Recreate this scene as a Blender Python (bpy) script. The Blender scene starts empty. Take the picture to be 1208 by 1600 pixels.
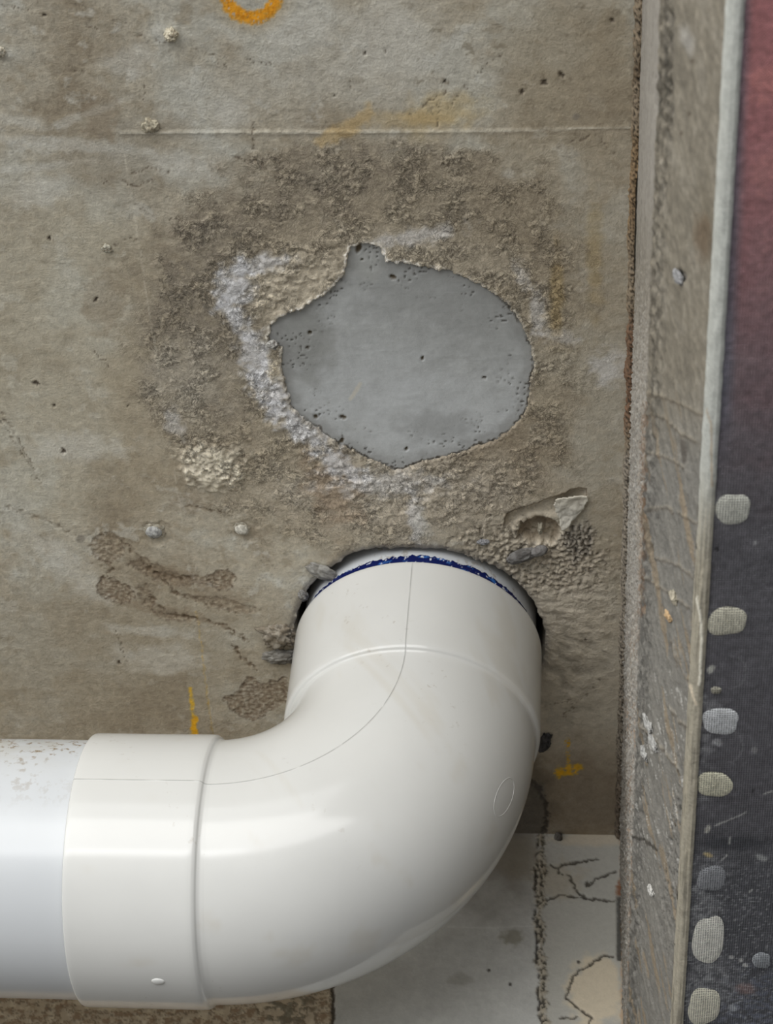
import bpy, bmesh, math, random
from mathutils import noise as mnoise
import numpy as np
from mathutils import Vector, Matrix
random.seed(7)
C = bpy.context.scene.collection
sc = bpy.context.scene

# ------------------------------------------------------------------ camera
F = 3400.93                                   # focal length in px of a 1208x1600 frame
PITCH, YAW, ROLL = 0.83623, -0.13179, 0.10351
CAM = np.array([0.07556, -0.73512, -0.73021])
fw = np.array([math.sin(YAW)*math.cos(PITCH), math.cos(YAW)*math.cos(PITCH), math.sin(PITCH)])
_r = np.array([math.cos(YAW), -math.sin(YAW), 0.0]); _u = np.cross(_r, fw)
RT = _r*math.cos(ROLL) + _u*math.sin(ROLL)
UP = -_r*math.sin(ROLL) + _u*math.cos(ROLL)
cam = bpy.data.cameras.new('camera'); cam_ob = bpy.data.objects.new('camera', cam); C.objects.link(cam_ob)
M = Matrix(((RT[0], UP[0], -fw[0], CAM[0]), (RT[1], UP[1], -fw[1], CAM[1]), (RT[2], UP[2], -fw[2], CAM[2]), (0, 0, 0, 1)))
cam_ob.matrix_world = M
cam.sensor_fit = 'VERTICAL'; cam.sensor_height = 36.0; cam.lens = F/1600*36.0
cam.clip_start = 0.01; cam.clip_end = 50
cam.dof.use_dof = True; cam.dof.focus_distance = 0.93; cam.dof.aperture_fstop = 26
sc.camera = cam_ob

# ------------------------------------------------------------------ world, daylight, exposure
w = bpy.data.worlds.new('overcast'); sc.world = w; w.use_nodes = True
nt = w.node_tree; bg = nt.nodes['Background']
tc = nt.nodes.new('ShaderNodeTexCoord'); sx = nt.nodes.new('ShaderNodeSeparateXYZ')
rp = nt.nodes.new('ShaderNodeValToRGB')
mr = nt.nodes.new('ShaderNodeMapRange'); mr.inputs[1].default_value = -1; mr.inputs[2].default_value = 1
dp = nt.nodes.new('ShaderNodeVectorMath'); dp.operation = 'DOT_PRODUCT'; dp.inputs[1].default_value = (.22, .62, -.75)
nt.links.new(tc.outputs['Generated'], dp.inputs[0]); nt.links.new(dp.outputs['Value'], mr.inputs[0])
nt.links.new(mr.outputs[0], rp.inputs[0]); nt.links.new(rp.outputs[0], bg.inputs[0])
rp.color_ramp.elements[0].position = 0.0; rp.color_ramp.elements[0].color = (1.7, 1.7, 1.68, 1)
rp.color_ramp.elements[1].position = 1.0; rp.color_ramp.elements[1].color = (0.03, 0.031, 0.034, 1)
e_ = rp.color_ramp.elements.new(.36); e_.color = (.95, .96, .97, 1)
e_ = rp.color_ramp.elements.new(.57); e_.color = (.09, .093, .10, 1)
bg.inputs[1].default_value = 0.95
def area(name, loc, target, sx_, sy_, power, col=(1, 1, 1)):
    l = bpy.data.lights.new(name, 'AREA'); l.shape = 'RECTANGLE'; l.size = sx_; l.size_y = sy_; l.energy = power; l.color = col
    o = bpy.data.objects.new(name, l); C.objects.link(o); o.location = loc
    o.rotation_euler = (Vector(target)-Vector(loc)).to_track_quat('-Z', 'Y').to_euler()
    return l
area('opening_daylight', (-1.0, -4.0, -1.05), (0, 0, -0.15), 8.0, 2.3, 105, (1.0, 0.99, 0.975)).shape = 'ELLIPSE'
area('strip_window', (-0.431, -1.479, -0.815), (-0.107, -0.05, -0.172), 0.9, 0.085, 0.75, (0.95, 0.98, 1.0))
sc.view_settings.view_transform = 'Standard'; sc.view_settings.look = 'None'
sc.view_settings.gamma = 1.0; sc.view_settings.use_curve_mapping = False
sc.view_settings.exposure = 0.47

# ------------------------------------------------------------------ helpers: rays, noise, painting
def ray(px, py): return fw*F + RT*(px-604) - UP*(py-800)
def on(px, py, axis, d):
    D = ray(px, py); return CAM + D*((d-CAM[axis])/D[axis])
def to_px(P):
    d = P-CAM; z = d@fw
    return 604+F*(d@RT)/z, 800-F*(d@UP)/z
_rng = np.random.RandomState(3)
_perm = np.tile(_rng.permutation(512), 2); _ga = _rng.rand(512)*2*np.pi
_gx, _gy = np.cos(_ga), np.sin(_ga)
def perlin(x, y, seed=0):
    x = x+seed*37.17; y = y+seed*91.31
    xi = np.floor(x).astype(int); yi = np.floor(y).astype(int); xf = x-xi; yf = y-yi
    fu = xf*xf*xf*(xf*(xf*6-15)+10); fv = yf*yf*yf*(yf*(yf*6-15)+10)
    def g(a, b, dx, dy):
        h = _perm[(_perm[a & 511]+b) & 511]; return _gx[h]*dx+_gy[h]*dy
    n00 = g(xi, yi, xf, yf); n10 = g(xi+1, yi, xf-1, yf); n01 = g(xi, yi+1, xf, yf-1); n11 = g(xi+1, yi+1, xf-1, yf-1)
    a = n00+fu*(n10-n00); b = n01+fu*(n11-n01)
    return (a+fv*(b-a))*1.5
def fbm(x, y, oct=4, seed=0, gain=.5):
    s = 0; a = 1; t = 0
    for i in range(oct):
        s = s+a*perlin(x*2**i, y*2**i, seed+i*5); t += a; a *= gain
    return s/t*1.5
def ss(a, b, x):
    t = np.clip((x-a)/(b-a), 0, 1); return t*t*(3-2*t)
def lin(c):
    c = np.array(c, float)/255.0
    return np.where(c < .04045, c/12.92, ((c+.055)/1.055)**2.4)
class Surf:
    """colour, height (mm towards the viewer) and grain painted on a surface; u,v are survey coordinates, X,Y are millimetres"""
    def __init__(s, P, X, Y, base):
        s.u, s.v = to_px(P); s.X, s.Y = X, Y
        s.c = np.tile(np.array(base, float), (len(X), 1)); s.h = np.zeros(len(X)); s.g = np.ones(len(X))*.35
    def blob(s, cx, cy, rx, ry, ang=0, edge=.35, warp=.35, wl=7., seed=1):
        a = math.radians(ang); R = max(rx, ry)*(1.6+warp+edge)
        i = np.nonzero((abs(s.u-cx) < R) & (abs(s.v-cy) < R))[0]; m = np.zeros(len(s.u))
        if len(i) == 0: return m
        dx = s.u[i]-cx; dy = s.v[i]-cy
        d = np.hypot((dx*math.cos(a)+dy*math.sin(a))/rx, (-dx*math.sin(a)+dy*math.cos(a))/ry)
        if warp: d = d+warp*fbm(s.X[i]/wl, s.Y[i]/wl, 4, seed)
        m[i] = 1-ss(1-edge, 1+edge, d); return m
    def line(s, pts, w, soft=1.5, jit=3., wl=5., seed=2, dist=False):
        pts = np.array(pts, float); R = w*3+soft*3+jit*3+4
        i = np.nonzero((s.u > pts[:, 0].min()-R) & (s.u < pts[:, 0].max()+R) & (s.v > pts[:, 1].min()-R) & (s.v < pts[:, 1].max()+R))[0]
        m = np.zeros(len(s.u))
        if len(i) == 0: return m
        u = s.u[i]; v = s.v[i]
        if jit:
            u = u+jit*fbm(s.X[i]/wl, s.Y[i]/wl, 4, seed); v = v+jit*fbm(s.X[i]/wl, s.Y[i]/wl, 4, seed+9)
        d = np.full(len(i), 1e9)
        for a, b in zip(pts[:-1], pts[1:]):
            ab = b-a; t = np.clip(((u-a[0])*ab[0]+(v-a[1])*ab[1])/(ab@ab+1e-9), 0, 1)
            d = np.minimum(d, np.hypot(u-a[0]-t*ab[0], v-a[1]-t*ab[1]))
        m[i] = 1-ss(w/2, w/2+soft, d); return m
    def sdf(s, pts, jit=0., wl=4., seed=5):
        """signed distance in px to a closed outline, positive inside"""
        pts = np.array(pts, float); u, v = s.u, s.v
        if jit:
            u = u+jit*fbm(s.X/wl, s.Y/wl, 4, seed); v = v+jit*fbm(s.X/wl, s.Y/wl, 4, seed+9)
        d = np.full(len(u), 1e9); ins = np.zeros(len(u), bool)
        q = np.roll(pts, -1, 0)
        for a, b in zip(pts, q):
            ab = b-a; t = np.clip(((u-a[0])*ab[0]+(v-a[1])*ab[1])/(ab@ab+1e-9), 0, 1)
            d = np.minimum(d, np.hypot(u-a[0]-t*ab[0], v-a[1]-t*ab[1]))
            cr = ((a[1] > v) != (b[1] > v)) & (u < ab[0]*(v-a[1])/(ab[1]+1e-12)+a[0])
            ins ^= cr
        return np.where(ins, d, -d)
    def mix(s, col, m, k=1.0):
        m = np.clip(m*k, 0, 1)[:, None]; s.c = s.c*(1-m)+np.array(col, float)*m
    def mul(s, f): s.c = s.c*np.asarray(f)[:, None]

def grid_faces(nu, nv, flip=False):
    i = np.arange(nu-1)[:, None]*nv+np.arange(nv-1)[None, :]
    f = np.stack([i, i+nv, i+nv+1, i+1], -1).reshape(-1, 4)
    return f[:, ::-1] if flip else f
def mesh_np(name, V, Fc, col=None, grain=None, smooth=True, mats=(), crease=None):
    me = bpy.data.meshes.new(name)
    me.vertices.add(len(V)); me.vertices.foreach_set('co', np.asarray(V, np.float32).ravel())
    me.loops.add(Fc.size); me.loops.foreach_set('vertex_index', Fc.astype(np.int32).ravel())
    me.polygons.add(len(Fc)); me.polygons.foreach_set('loop_start', np.arange(0, Fc.size, 4, dtype=np.int32))
    me.update(calc_edges=True); me.validate()
    if smooth: me.polygons.foreach_set('use_smooth', np.ones(len(me.polygons), bool))
    if col is not None:
        a = me.color_attributes.new('tint', 'FLOAT_COLOR', 'POINT')
        d = np.ones((len(V), 4), np.float32); d[:, :3] = col; a.data.foreach_set('color', d.ravel())
    if grain is not None:
        a = me.attributes.new('grain', 'FLOAT', 'POINT'); a.data.foreach_set('value', grain.astype(np.float32))
    if crease is not None:
        a = me.attributes.new('crease', 'FLOAT', 'POINT'); a.data.foreach_set('value', crease.astype(np.float32))
    for m in mats: me.materials.append(m)
    return me
def link(name, me, parent=None, mat=None):
    o = bpy.data.objects.new(name, me); C.objects.link(o)
    if parent: o.parent = parent
    if mat: me.materials.append(mat)
    return o
def tag(o, label=None, cat=None, group=None, kind=None):
    if label: o['label'] = label
    if cat: o['category'] = cat
    if group: o['group'] = group
    if kind: o['kind'] = kind
    return o
def empty(name, label, cat, loc=(0, 0, 0)):
    o = bpy.data.objects.new(name, None); C.objects.link(o); o.location = loc; o.empty_display_size = .02
    return tag(o, label, cat)

# ------------------------------------------------------------------ materials
def new_mat(name):
    m = bpy.data.materials.new(name); m.use_nodes = True; return m, m.node_tree, m.node_tree.nodes['Principled BSDF']
def N(nt, t, **k):
    n = nt.nodes.new(t)
    for a, b in k.items(): setattr(n, a, b)
    return n
def tinted(name, rough=.85, amp=.25, scale=900, bump=.0004, gain=1.0, spec=.25, crease=False):
    """mineral surface: attribute tint x fine procedural speckle, grain-driven fine bump"""
    m, nt, b = new_mat(name); L = nt.links.new
    at = N(nt, 'ShaderNodeAttribute', attribute_name='tint'); ga = N(nt, 'ShaderNodeAttribute', attribute_name='grain')
    co = N(nt, 'ShaderNodeTexCoord')
    def noise(sc_, det, ro, src=None, dist=0.):
        n = N(nt, 'ShaderNodeTexNoise'); n.inputs['Scale'].default_value = sc_; n.inputs['Detail'].default_value = det; n.inputs['Roughness'].default_value = ro; n.inputs['Distortion'].default_value = dist
        L(src or co.outputs['Object'], n.inputs[0]); return n
    def mth(op, a, b_=None, c_=None):
        n = N(nt, 'ShaderNodeMath', operation=op)
        for k_, q in enumerate((a, b_, c_)):
            if q is None: continue
            if isinstance(q, (int, float)): n.inputs[k_].default_value = q
            else: L(q, n.inputs[k_])
        return n.outputs[0]
    n1 = N(nt, 'ShaderNodeTexNoise'); n1.inputs['Scale'].default_value = scale; n1.inputs['Detail'].default_value = 4; n1.inputs['Roughness'].default_value = .65
    n2 = N(nt, 'ShaderNodeTexNoise'); n2.inputs['Scale'].default_value = scale*.3; n2.inputs['Detail'].default_value = 5; n2.inputs['Roughness'].default_value = .6
    L(co.outputs['Object'], n1.inputs[0]); L(co.outputs['Object'], n2.inputs[0])
    ad = N(nt, 'ShaderNodeMath', operation='ADD'); L(n1.outputs[0], ad.inputs[0]); L(n2.outputs[0], ad.inputs[1])
    mr = N(nt, 'ShaderNodeMapRange'); mr.inputs[1].default_value = .6; mr.inputs[2].default_value = 1.4
    mr.inputs[3].default_value = (1-amp)*gain; mr.inputs[4].default_value = (1+amp)*gain
    L(ad.outputs[0], mr.inputs[0])
    fac = mr.outputs[0]; hgt = ad.outputs[0]
    if crease:
        cr = N(nt, 'ShaderNodeAttribute', attribute_name='crease')
        A = noise(250, 3, .55, dist=.9); B = noise(430, 2, .5, dist=.7)
        def ridge(n, wd):
            d = mth('ABSOLUTE', mth('SUBTRACT', n.outputs[0], .5)); r_ = N(nt, 'ShaderNodeMapRange', interpolation_type='SMOOTHSTEP'); r_.inputs[1].default_value = 0; r_.inputs[2].default_value = wd; r_.inputs[3].default_value = 1; r_.inputs[4].default_value = 0
            L(d, r_.inputs[0]); return r_.outputs[0]
        ra, rb_ = ridge(A, .028), ridge(B, .035)
        tot = mth('MAXIMUM', ra, mth('MULTIPLY', rb_, .7)); plate = N(nt, 'ShaderNodeMapRange', interpolation_type='SMOOTHSTEP'); plate.inputs[1].default_value = .47; plate.inputs[2].default_value = .53; L(A.outputs[0], plate.inputs[0])
        dark = mth('MULTIPLY', mth('MULTIPLY', tot, cr.outputs['Fac']), .46)
        fac = mth('MULTIPLY', fac, mth('SUBTRACT', mth('MULTIPLY_ADD', mth('MULTIPLY', plate.outputs[0], cr.outputs['Fac']), .13, .98), dark))
        # sparse hairlines and mid scale clouding everywhere
        Hn = noise(60, 4, .6, dist=1.2); hl = ridge(Hn, .006); gate = noise(26, 2, .5); gm = N(nt, 'ShaderNodeMapRange'); gm.inputs[1].default_value = .5; gm.inputs[2].default_value = .6; L(gate.outputs[0], gm.inputs[0])
        fac = mth('MULTIPLY', fac, mth('SUBTRACT', 1.0, mth('MULTIPLY', mth('MULTIPLY', hl, gm.outputs[0]), .2)))
        M_ = noise(130, 6, .68); fac = mth('MULTIPLY', fac, mth('MULTIPLY_ADD', M_.outputs[0], .5, .75))
        hgt = mth('ADD', hgt, mth('MULTIPLY', cr.outputs['Fac'], mth('SUBTRACT', mth('MULTIPLY_ADD', plate.outputs[0], .7, mth('MULTIPLY', B.outputs[0], 1.0)), mth('MULTIPLY', tot, .8))))
        hgt = mth('ADD', hgt, mth('MULTIPLY', M_.outputs[0], .5))
    vm = N(nt, 'ShaderNodeVectorMath', operation='SCALE'); L(at.outputs['Color'], vm.inputs[0]); L(fac, vm.inputs['Scale'])
    L(vm.outputs[0], b.inputs['Base Color'])
    bp = N(nt, 'ShaderNodeBump'); bp.inputs['Distance'].default_value = bump
    L(ga.outputs['Fac'], bp.inputs['Strength']); L(hgt, bp.inputs['Height']); L(bp.outputs[0], b.inputs['Normal'])
    b.inputs['Roughness'].default_value = rough; b.inputs['Specular IOR Level'].default_value = spec
    return m
CONC = tinted('concrete', gain=1.0, amp=.15, bump=.0009, crease=True)
WALLM = tinted('wall_concrete', amp=.07, bump=.0004)
PATCHM = tinted('repair_mortar', amp=.07, scale=700, bump=.0003, rough=.9, spec=.12)
STONE = tinted('mineral', amp=.22, bump=.0006)
def pvc(name, col, rough=.2, lo=.64, hi=.72):
    m, nt, b = new_mat(name); L = nt.links.new
    co = N(nt, 'ShaderNodeTexCoord')
    n1 = N(nt, 'ShaderNodeTexNoise'); n1.inputs['Scale'].default_value = 14; n1.inputs['Detail'].default_value = 5
    n2 = N(nt, 'ShaderNodeTexNoise'); n2.inputs['Scale'].default_value = 260; n2.inputs['Detail'].default_value = 3; n2.inputs['Roughness'].default_value = .6
    L(co.outputs['Object'], n1.inputs[0]); L(co.outputs['Object'], n2.inputs[0])
    r = N(nt, 'ShaderNodeValToRGB'); r.color_ramp.elements[0].position = lo; r.color_ramp.elements[1].position = hi
    r.color_ramp.elements[0].color = (0, 0, 0, 1); r.color_ramp.elements[1].color = (1, 1, 1, 1)
    L(n2.outputs[0], r.inputs[0])
    at = N(nt, 'ShaderNodeAttribute', attribute_name='tint')
    mx = N(nt, 'ShaderNodeMix', data_type='RGBA', blend_type='MULTIPLY'); mx.inputs[0].default_value = 1
    mx.inputs[6].default_value = (*lin(col), 1); L(at.outputs['Color'], mx.inputs[7])
    mr = N(nt, 'ShaderNodeMapRange'); mr.inputs[1].default_value = .35; mr.inputs[2].default_value = .65; mr.inputs[3].default_value = .96; mr.inputs[4].default_value = 1.03
    L(n1.outputs[0], mr.inputs[0])
    vm = N(nt, 'ShaderNodeVectorMath', operation='SCALE'); L(mx.outputs[2], vm.inputs[0]); L(mr.outputs[0], vm.inputs['Scale'])
    m2 = N(nt, 'ShaderNodeMix', data_type='RGBA'); L(vm.outputs[0], m2.inputs[6]); m2.inputs[7].default_value = (.30, .24, .17, 1)
    ga = N(nt, 'ShaderNodeAttribute', attribute_name='grain')
    mu = N(nt, 'ShaderNodeMath', operation='MULTIPLY'); L(r.outputs[0], mu.inputs[0]); L(ga.outputs['Fac'], mu.inputs[1])
    L(mu.outputs[0], m2.inputs[0]); L(m2.outputs[2], b.inputs['Base Color'])
    b.inputs['Roughness'].default_value = rough; b.inputs['IOR'].default_value = 1.5
    rr = N(nt, 'ShaderNodeMapRange'); rr.inputs[3].default_value = rough*.8; rr.inputs[4].default_value = rough*1.5; L(n1.outputs[0], rr.inputs[0]); L(rr.outputs[0], b.inputs['Roughness'])
    return m
PVC = pvc('white_pvc', (213, 213, 209), .13)
PVCP = pvc('pipe_pvc', (203, 206, 208), .2, .54, .64)
def plain(name, col, rough=.5, metal=0, bump=0, bs=300):
    m, nt, b = new_mat(name); b.inputs['Roughness'].default_value = rough; b.inputs['Metallic'].default_value = metal
    L = nt.links.new; co = N(nt, 'ShaderNodeTexCoord'); n = N(nt, 'ShaderNodeTexNoise'); n.inputs['Scale'].default_value = bs; n.inputs['Detail'].default_value = 4
    L(co.outputs['Object'], n.inputs[0])
    r = N(nt, 'ShaderNodeMapRange'); r.inputs[1].default_value = .3; r.inputs[2].default_value = .7; r.inputs[3].default_value = .75; r.inputs[4].default_value = 1.2; L(n.outputs[0], r.inputs[0])
    vm = N(nt, 'ShaderNodeVectorMath', operation='SCALE'); vm.inputs[0].default_value = tuple(lin(col)); L(r.outputs[0], vm.inputs['Scale']); L(vm.outputs[0], b.inputs['Base Color'])
    if bump:
        bp = N(nt, 'ShaderNodeBump'); bp.inputs['Distance'].default_value = bump; L(n.outputs[0], bp.inputs['Height']); L(bp.outputs[0], b.inputs['Normal'])
    return m

K = 1.0   # paint values below are sRGB surface colours, with corner shade painted into some

# ------------------------------------------------------------------ ceiling
XB, YW = 0.0978, 0.1415
PATCH = [(546, 388), (556, 384), (575, 381), (592, 385), (599, 396), (602, 410), (628, 411), (662, 418), (700, 424), (735, 438), (765, 455),
         (790, 473), (806, 492), (818, 515), (829, 540), (834, 570), (829, 600), (826, 630), (814, 655), (792, 676), (772, 690), (745, 697),
         (722, 708), (690, 716), (660, 722), (640, 730), (618, 736), (596, 726), (572, 716), (545, 702), (520, 690), (497, 670), (470, 652),
         (455, 634), (448, 606), (440, 575), (442, 545), (420, 533), (424, 510), (440, 494), (468, 485), (490, 470), (506, 461), (524, 446),
         (538, 428), (543, 408)]
HOLE = np.radians(np.array([-180, -175, -162, -149, -137, -125, -118, -106, -100, -89, -70, -62, -46, -37, -27, -15, 0, 90, 180.]))
HOLER = np.array([.0598, .0597, .0593, .0597, .0605, .0604, .0627, .0611, .0590, .0590, .0595, .0588, .0607, .0598, .0604, .0600, .0600, .061, .0598])
def hole_r(th, jag=True):
    r = np.interp(th, HOLE, HOLER)
    if jag: r = r+.0011*fbm(th*9, th*0+2., 4, 4, .6)
    return r
def ceiling():
    dx, dy = .0006, .00078
    xs = np.arange(-.40, XB+.0001, dx); xs[-1] = XB; ys = np.arange(-.375, YW+.0001, dy); ys[-1] = YW
    gx, gy = np.meshgrid(xs, ys, indexing='ij'); x = gx.ravel().copy(); y = gy.ravel().copy()
    r = np.hypot(x, y); th = np.arctan2(y, x); hr = hole_r(th); snap = abs(r-hr) < .00042
    x[snap] *= (hr/r)[snap]; y[snap] *= (hr/r)[snap]; r = np.hypot(x, y)
    P = np.stack([x, y, 0*x], 1); s = Surf(P, x*1000, y*1000, (157, 149, 131)); X, Y, u, v = s.X, s.Y, s.u, s.v
    # broad tone
    b1 = fbm(X/55, Y/55, 4, 11); b2 = fbm(X/16, Y/16, 5, 12, .6); b3 = fbm(X/5, Y/4, 4, 13, .6)
    s.mix((166, 164, 152), ss(.0, .5, b1+.35*b2)*.8); s.mix((128, 115, 94), ss(.05, .7, -b1+.5*b2)*.75)
    s.mix((176, 175, 166), ss(.25, .6, b2+.35*b3)*.55); s.mix((120, 107, 86), ss(.2, .65, -b2+.4*b3)*.4)
    s.mul(1+.06*b3)
    s.mul(1-.12*ss(.38, .55, fbm(X/1.1, Y/1.1, 3, 18))*ss(-.2, .3, b2)); s.mul(1+.06*fbm(X/2.2, Y/2.2, 3, 19))
    s.mul(1-.04*ss(.35, .6, fbm(X/1.6, Y/1.6, 3, 15)))
    # zones
    s.mix((164, 157, 136), s.blob(90, 540, 160, 260, 0, .5, .3, 30), .45)
    s.mix((170, 168, 158), s.blob(560, 100, 190, 90, 0, .5, .5, 25), .5)
    s.mix((168, 166, 155), s.blob(320, 180, 70, 60, 0, .5, .5, 20), .5)
    s.mix((138, 126, 104), s.blob(880, 110, 110, 130, 0, .5, .4, 25), .6)
    s.mix((136, 124, 104), s.blob(930, 600, 70, 600, 0, .5, .3, 25), .4)  # shade beside the beam, painted as a mild darker column
    s.mix((160, 150, 132), s.blob(900, 1080, 110, 180, 0, .5, .3, 25), .8)
    s.mix((120, 104, 84), s.blob(905, 1250, 110, 80, 0, .5, .3, 12), .7)  # corner shade near the back wall, put into the ceiling colour
    s.mix((80, 72, 60), s.blob(800, 1250, 60, 80, 0, .3, .3, 12), .5)  # deep corner behind the elbow: its shade is painted here
    s.mix((138, 128, 108), s.blob(170, 1050, 260, 130, 0, .5, .3, 30), .55)
    s.mix((130, 112, 84), s.blob(230, 600, 60, 200, 0, .6, .5, 18), .3)
    s.mix((132, 122, 104), s.blob(190, 240, 90, 60, 0, .5, .6, 16), .5)
    for cx, cy, rx, ry, a in [(100, 225, 110, 9, 5), (60, 260, 90, 8, -6), (130, 180, 60, 7, -20), (60, 300, 40, 24, 0), (290, 260, 60, 22, 10), (30, 190, 50, 10, 10),
                              (250, 1030, 60, 22, 5), (230, 985, 60, 8, 5), (455, 45, 70, 30, 0), (365, 170, 30, 24, 0), (610, 60, 70, 60, 0), (120, 700, 70, 22, 0), (100, 880, 80, 20, 40), (200, 95, 40, 22, 0)]:
        s.mix((178, 176, 166), s.blob(cx, cy, rx, ry, a, .5, .6, 10), .55)
    # thick trowelled ring around the repair
    ring_o = s.blob(590, 530, 372, 330, 0, .10, .16, 16, 21); ring_i = s.blob(625, 560, 200, 165, 0, .4, .25, 14, 22)
    ring_o = ring_o*ss(203, 240, v+6*b2)*(1-.7*ss(860, 930, u+20*b2))
    rough = ring_o*(.35+.65*ss(-.35, .25, fbm(X/14, Y/14, 3, 23)))
    s.mix((146, 134, 113), ring_o, .75)
    s.mix((122, 113, 98), ring_o*s.blob(300, 480, 110, 170, 0, .5, .3, 18)*ss(-.5, .35, b3+.15), .75)
    s.mix((124, 114, 98), ring_o*s.blob(470, 270, 220, 75, -8, .5, .3, 18)*ss(-.5, .35, b3+.1), .65)
    s.mix((130, 118, 98), ring_o*s.blob(800, 330, 140, 140, 30, .5, .3, 18), .45)
    s.mix((128, 113, 92), ring_o*s.blob(760, 740, 130, 60, -20, .5, .4, 14), .5)
    s.mix((168, 161, 146), ring_o*s.blob(290, 590, 70, 60, 0, .5, .5, 12), .45)
    s.mix((174, 163, 142), ring_o*s.blob(470, 445, 95, 52, -10, .4, .3, 12), .85)
    s.mix((165, 155, 136), ring_o*s.blob(660, 400, 180, 40, 8, .5, .3, 12), .5)
    s.mix((170, 160, 143), s.blob(640, 770, 200, 60, 0, .5, .3, 12), .7)
    s.mix((133, 111, 88), s.blob(520, 760, 40, 60, -20, .5, .6, 8), .55)
    lil = (190, 190, 192)
    for cx, cy, rx, ry, a, k in [(365, 450, 26, 40, 25, .85), (400, 415, 50, 14, -10, .7), (365, 490, 14, 40, -35, .8), (400, 560, 24, 50, -15, .75), (425, 610, 26, 45, -25, .8), (470, 665, 60, 22, 38, .85),
                                 (530, 725, 45, 18, 30, .7), (650, 370, 70, 12, -12, .55), (840, 490, 12, 34, 0, .55), (815, 430, 10, 22, -20, .45), (875, 525, 30, 12, 20, .45), (950, 575, 26, 26, 0, .5),
                                 (272, 660, 14, 22, -20, .5), (650, 810, 12, 34, -10, .6), (600, 755, 90, 20, 0, .5)]:
        s.mix(lil, s.blob(cx, cy, rx, ry, a, .5, .7, 5, 31), k)
    s.mix((205, 196, 174), s.blob(332, 728, 44, 30, 10, .35, .5, 4, 32), .85)
    s.mix((206, 190, 158), s.blob(428, 580, 10, 16, 0, .5, .5, 4), .6)
    # worm-like creases of the trowelled plaster: lines where a warped noise crosses zero
    wx = X+2.2*fbm(X/4.5, Y/4.5, 3, 41); wy = Y+2.2*fbm(X/4.5, Y/4.5, 3, 42)
    n1 = fbm(wx/3.4, wy/2.7, 3, 43, .55); n2 = fbm(wx/2.0, wy/1.7, 2, 44); crease = 1-ss(.0, .13, abs(n1)); crease2 = 1-ss(0, .14, abs(n2))
    rel = np.maximum(crease, .8*crease2*ss(-.2, .3, fbm(X/9, Y/9, 2, 45)))
    plate = ss(-.1, .12, n1)
    crs = rough*(1-.5*s.blob(470, 445, 95, 52, -10, .4, .3, 12))+.35*s.blob(640, 775, 190, 60, 0, .5, .3, 10)+.10
    s.h += rough*(.22*plate+.22*n2-.2*rel) + ring_i*ring_o*.1
    big = s.blob(470, 445, 105, 60, -10, .4, .3, 10)+s.blob(640, 765, 190, 50, 0, .4, .3, 10)+s.blob(480, 660, 110, 50, 38, .5, .3, 10)
    nb = fbm(wx/6, wy/4, 3, 46); s.h += np.clip(big, 0, 1)*(.4*ss(-.05, .1, nb)+.35*nb)
    dk = rough*rel*(1-.6*np.clip(big, 0, 1)); s.mul(1-.10*dk)
    s.mul(1+.07*rough*(plate-.5)*2)
    s.g += rough*.4
    s.h += s.blob(332, 728, 46, 32, 10, .4, .4, 4, 32)*(1.5+1.2*fbm(X/2.2, Y/1.8, 4, 47))
    # formwork joints
    j = s.line([(188, 208), (400, 207), (700, 205), (992, 200)], 1.5, 1.4, 1.0); s.mix((200, 196, 180), j*np.clip(.6+.8*b3, 0, 1), .7); s.h += j*.25
    s.mul(1-.07*s.line([(188, 212), (700, 209), (992, 204)], 4, 4, 1))
    s.h -= .25*ss(207-.0+0*u, 203, v)*ss(180, 200, u)
    j = s.line([(190, 208), (218, 385), (245, 560), (300, 915), (337, 1150)], 1.2, 1.6, 2); s.mix((190, 185, 168), j*np.clip(.5+1.2*fbm(X/4, Y/9, 3, 17), 0, 1), .35); s.h += j*.06
    # orange spray ring and yellow crayon
    d = np.hypot((u-393)/1.04, v+10)+2.5*fbm(X/2, Y/2, 4, 51); o = ss(25, 30, d)*(1-ss(46, 52, d)); sp = ss(-.55, .0, fbm(X/1.3, Y/1.1, 3, 52)+.3*(1-abs(d-39)/12))
    s.mix((206, 138, 28), o*sp, .93); s.mix((170, 104, 20), o*ss(.1, .4, fbm(X/1.2, Y/4, 3, 53)), .6); s.mix((150, 125, 84), (1-ss(44, 75, d))*ss(40, 48, d), .35)
    s.mix((176, 150, 96), s.blob(690, 178, 55, 28, -15, .6, .5, 8, 54), .55); s.mix((184, 148, 84), s.line([(500, 222), (540, 205), (575, 178)], 10, 12, 8), .45)
    s.mix((168, 140, 88), s.blob(640, 190, 60, 14, 0, .6, .5, 8, 54), .4)
    s.mix((212, 166, 30), s.line([(298, 1078), (301, 1110), (305, 1146)], 3, 3, 3)*np.clip(.6+b3, 0, 1), .75); s.mix((205, 150, 24), s.line([(303, 1125), (305, 1150)], 6, 4, 4), .8)
    s.mix((182, 140, 44), s.line([(307, 955), (312, 990), (318, 1030), (322, 1075), (333, 1150)], .8, 2, 3)*np.clip(.5+b3, 0, 1), .5)
    s.mix((186, 142, 26), (s.line([(887, 1156), (888, 1190)], 3, 3, 3)+s.blob(887, 1160, 5, 5))*ss(-.15, .15, fbm(X/1.2, Y/1.2, 3, 55)), .7)
    for cx, cy, rx, ry in [(874, 1207, 6, 8), (889, 1201, 5, 8), (903, 1199, 7, 6), (885, 1208, 14, 4)]: s.mix((202, 154, 30), s.blob(cx, cy, rx, ry, 0, .4, .6, 2), .75)
    l = s.line([(826, 1216), (838, 1228), (852, 1250), (856, 1275), (850, 1300)], 3, 3, 6, 3); s.mix((52, 46, 40), l, .75); s.h -= l*.8
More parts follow.
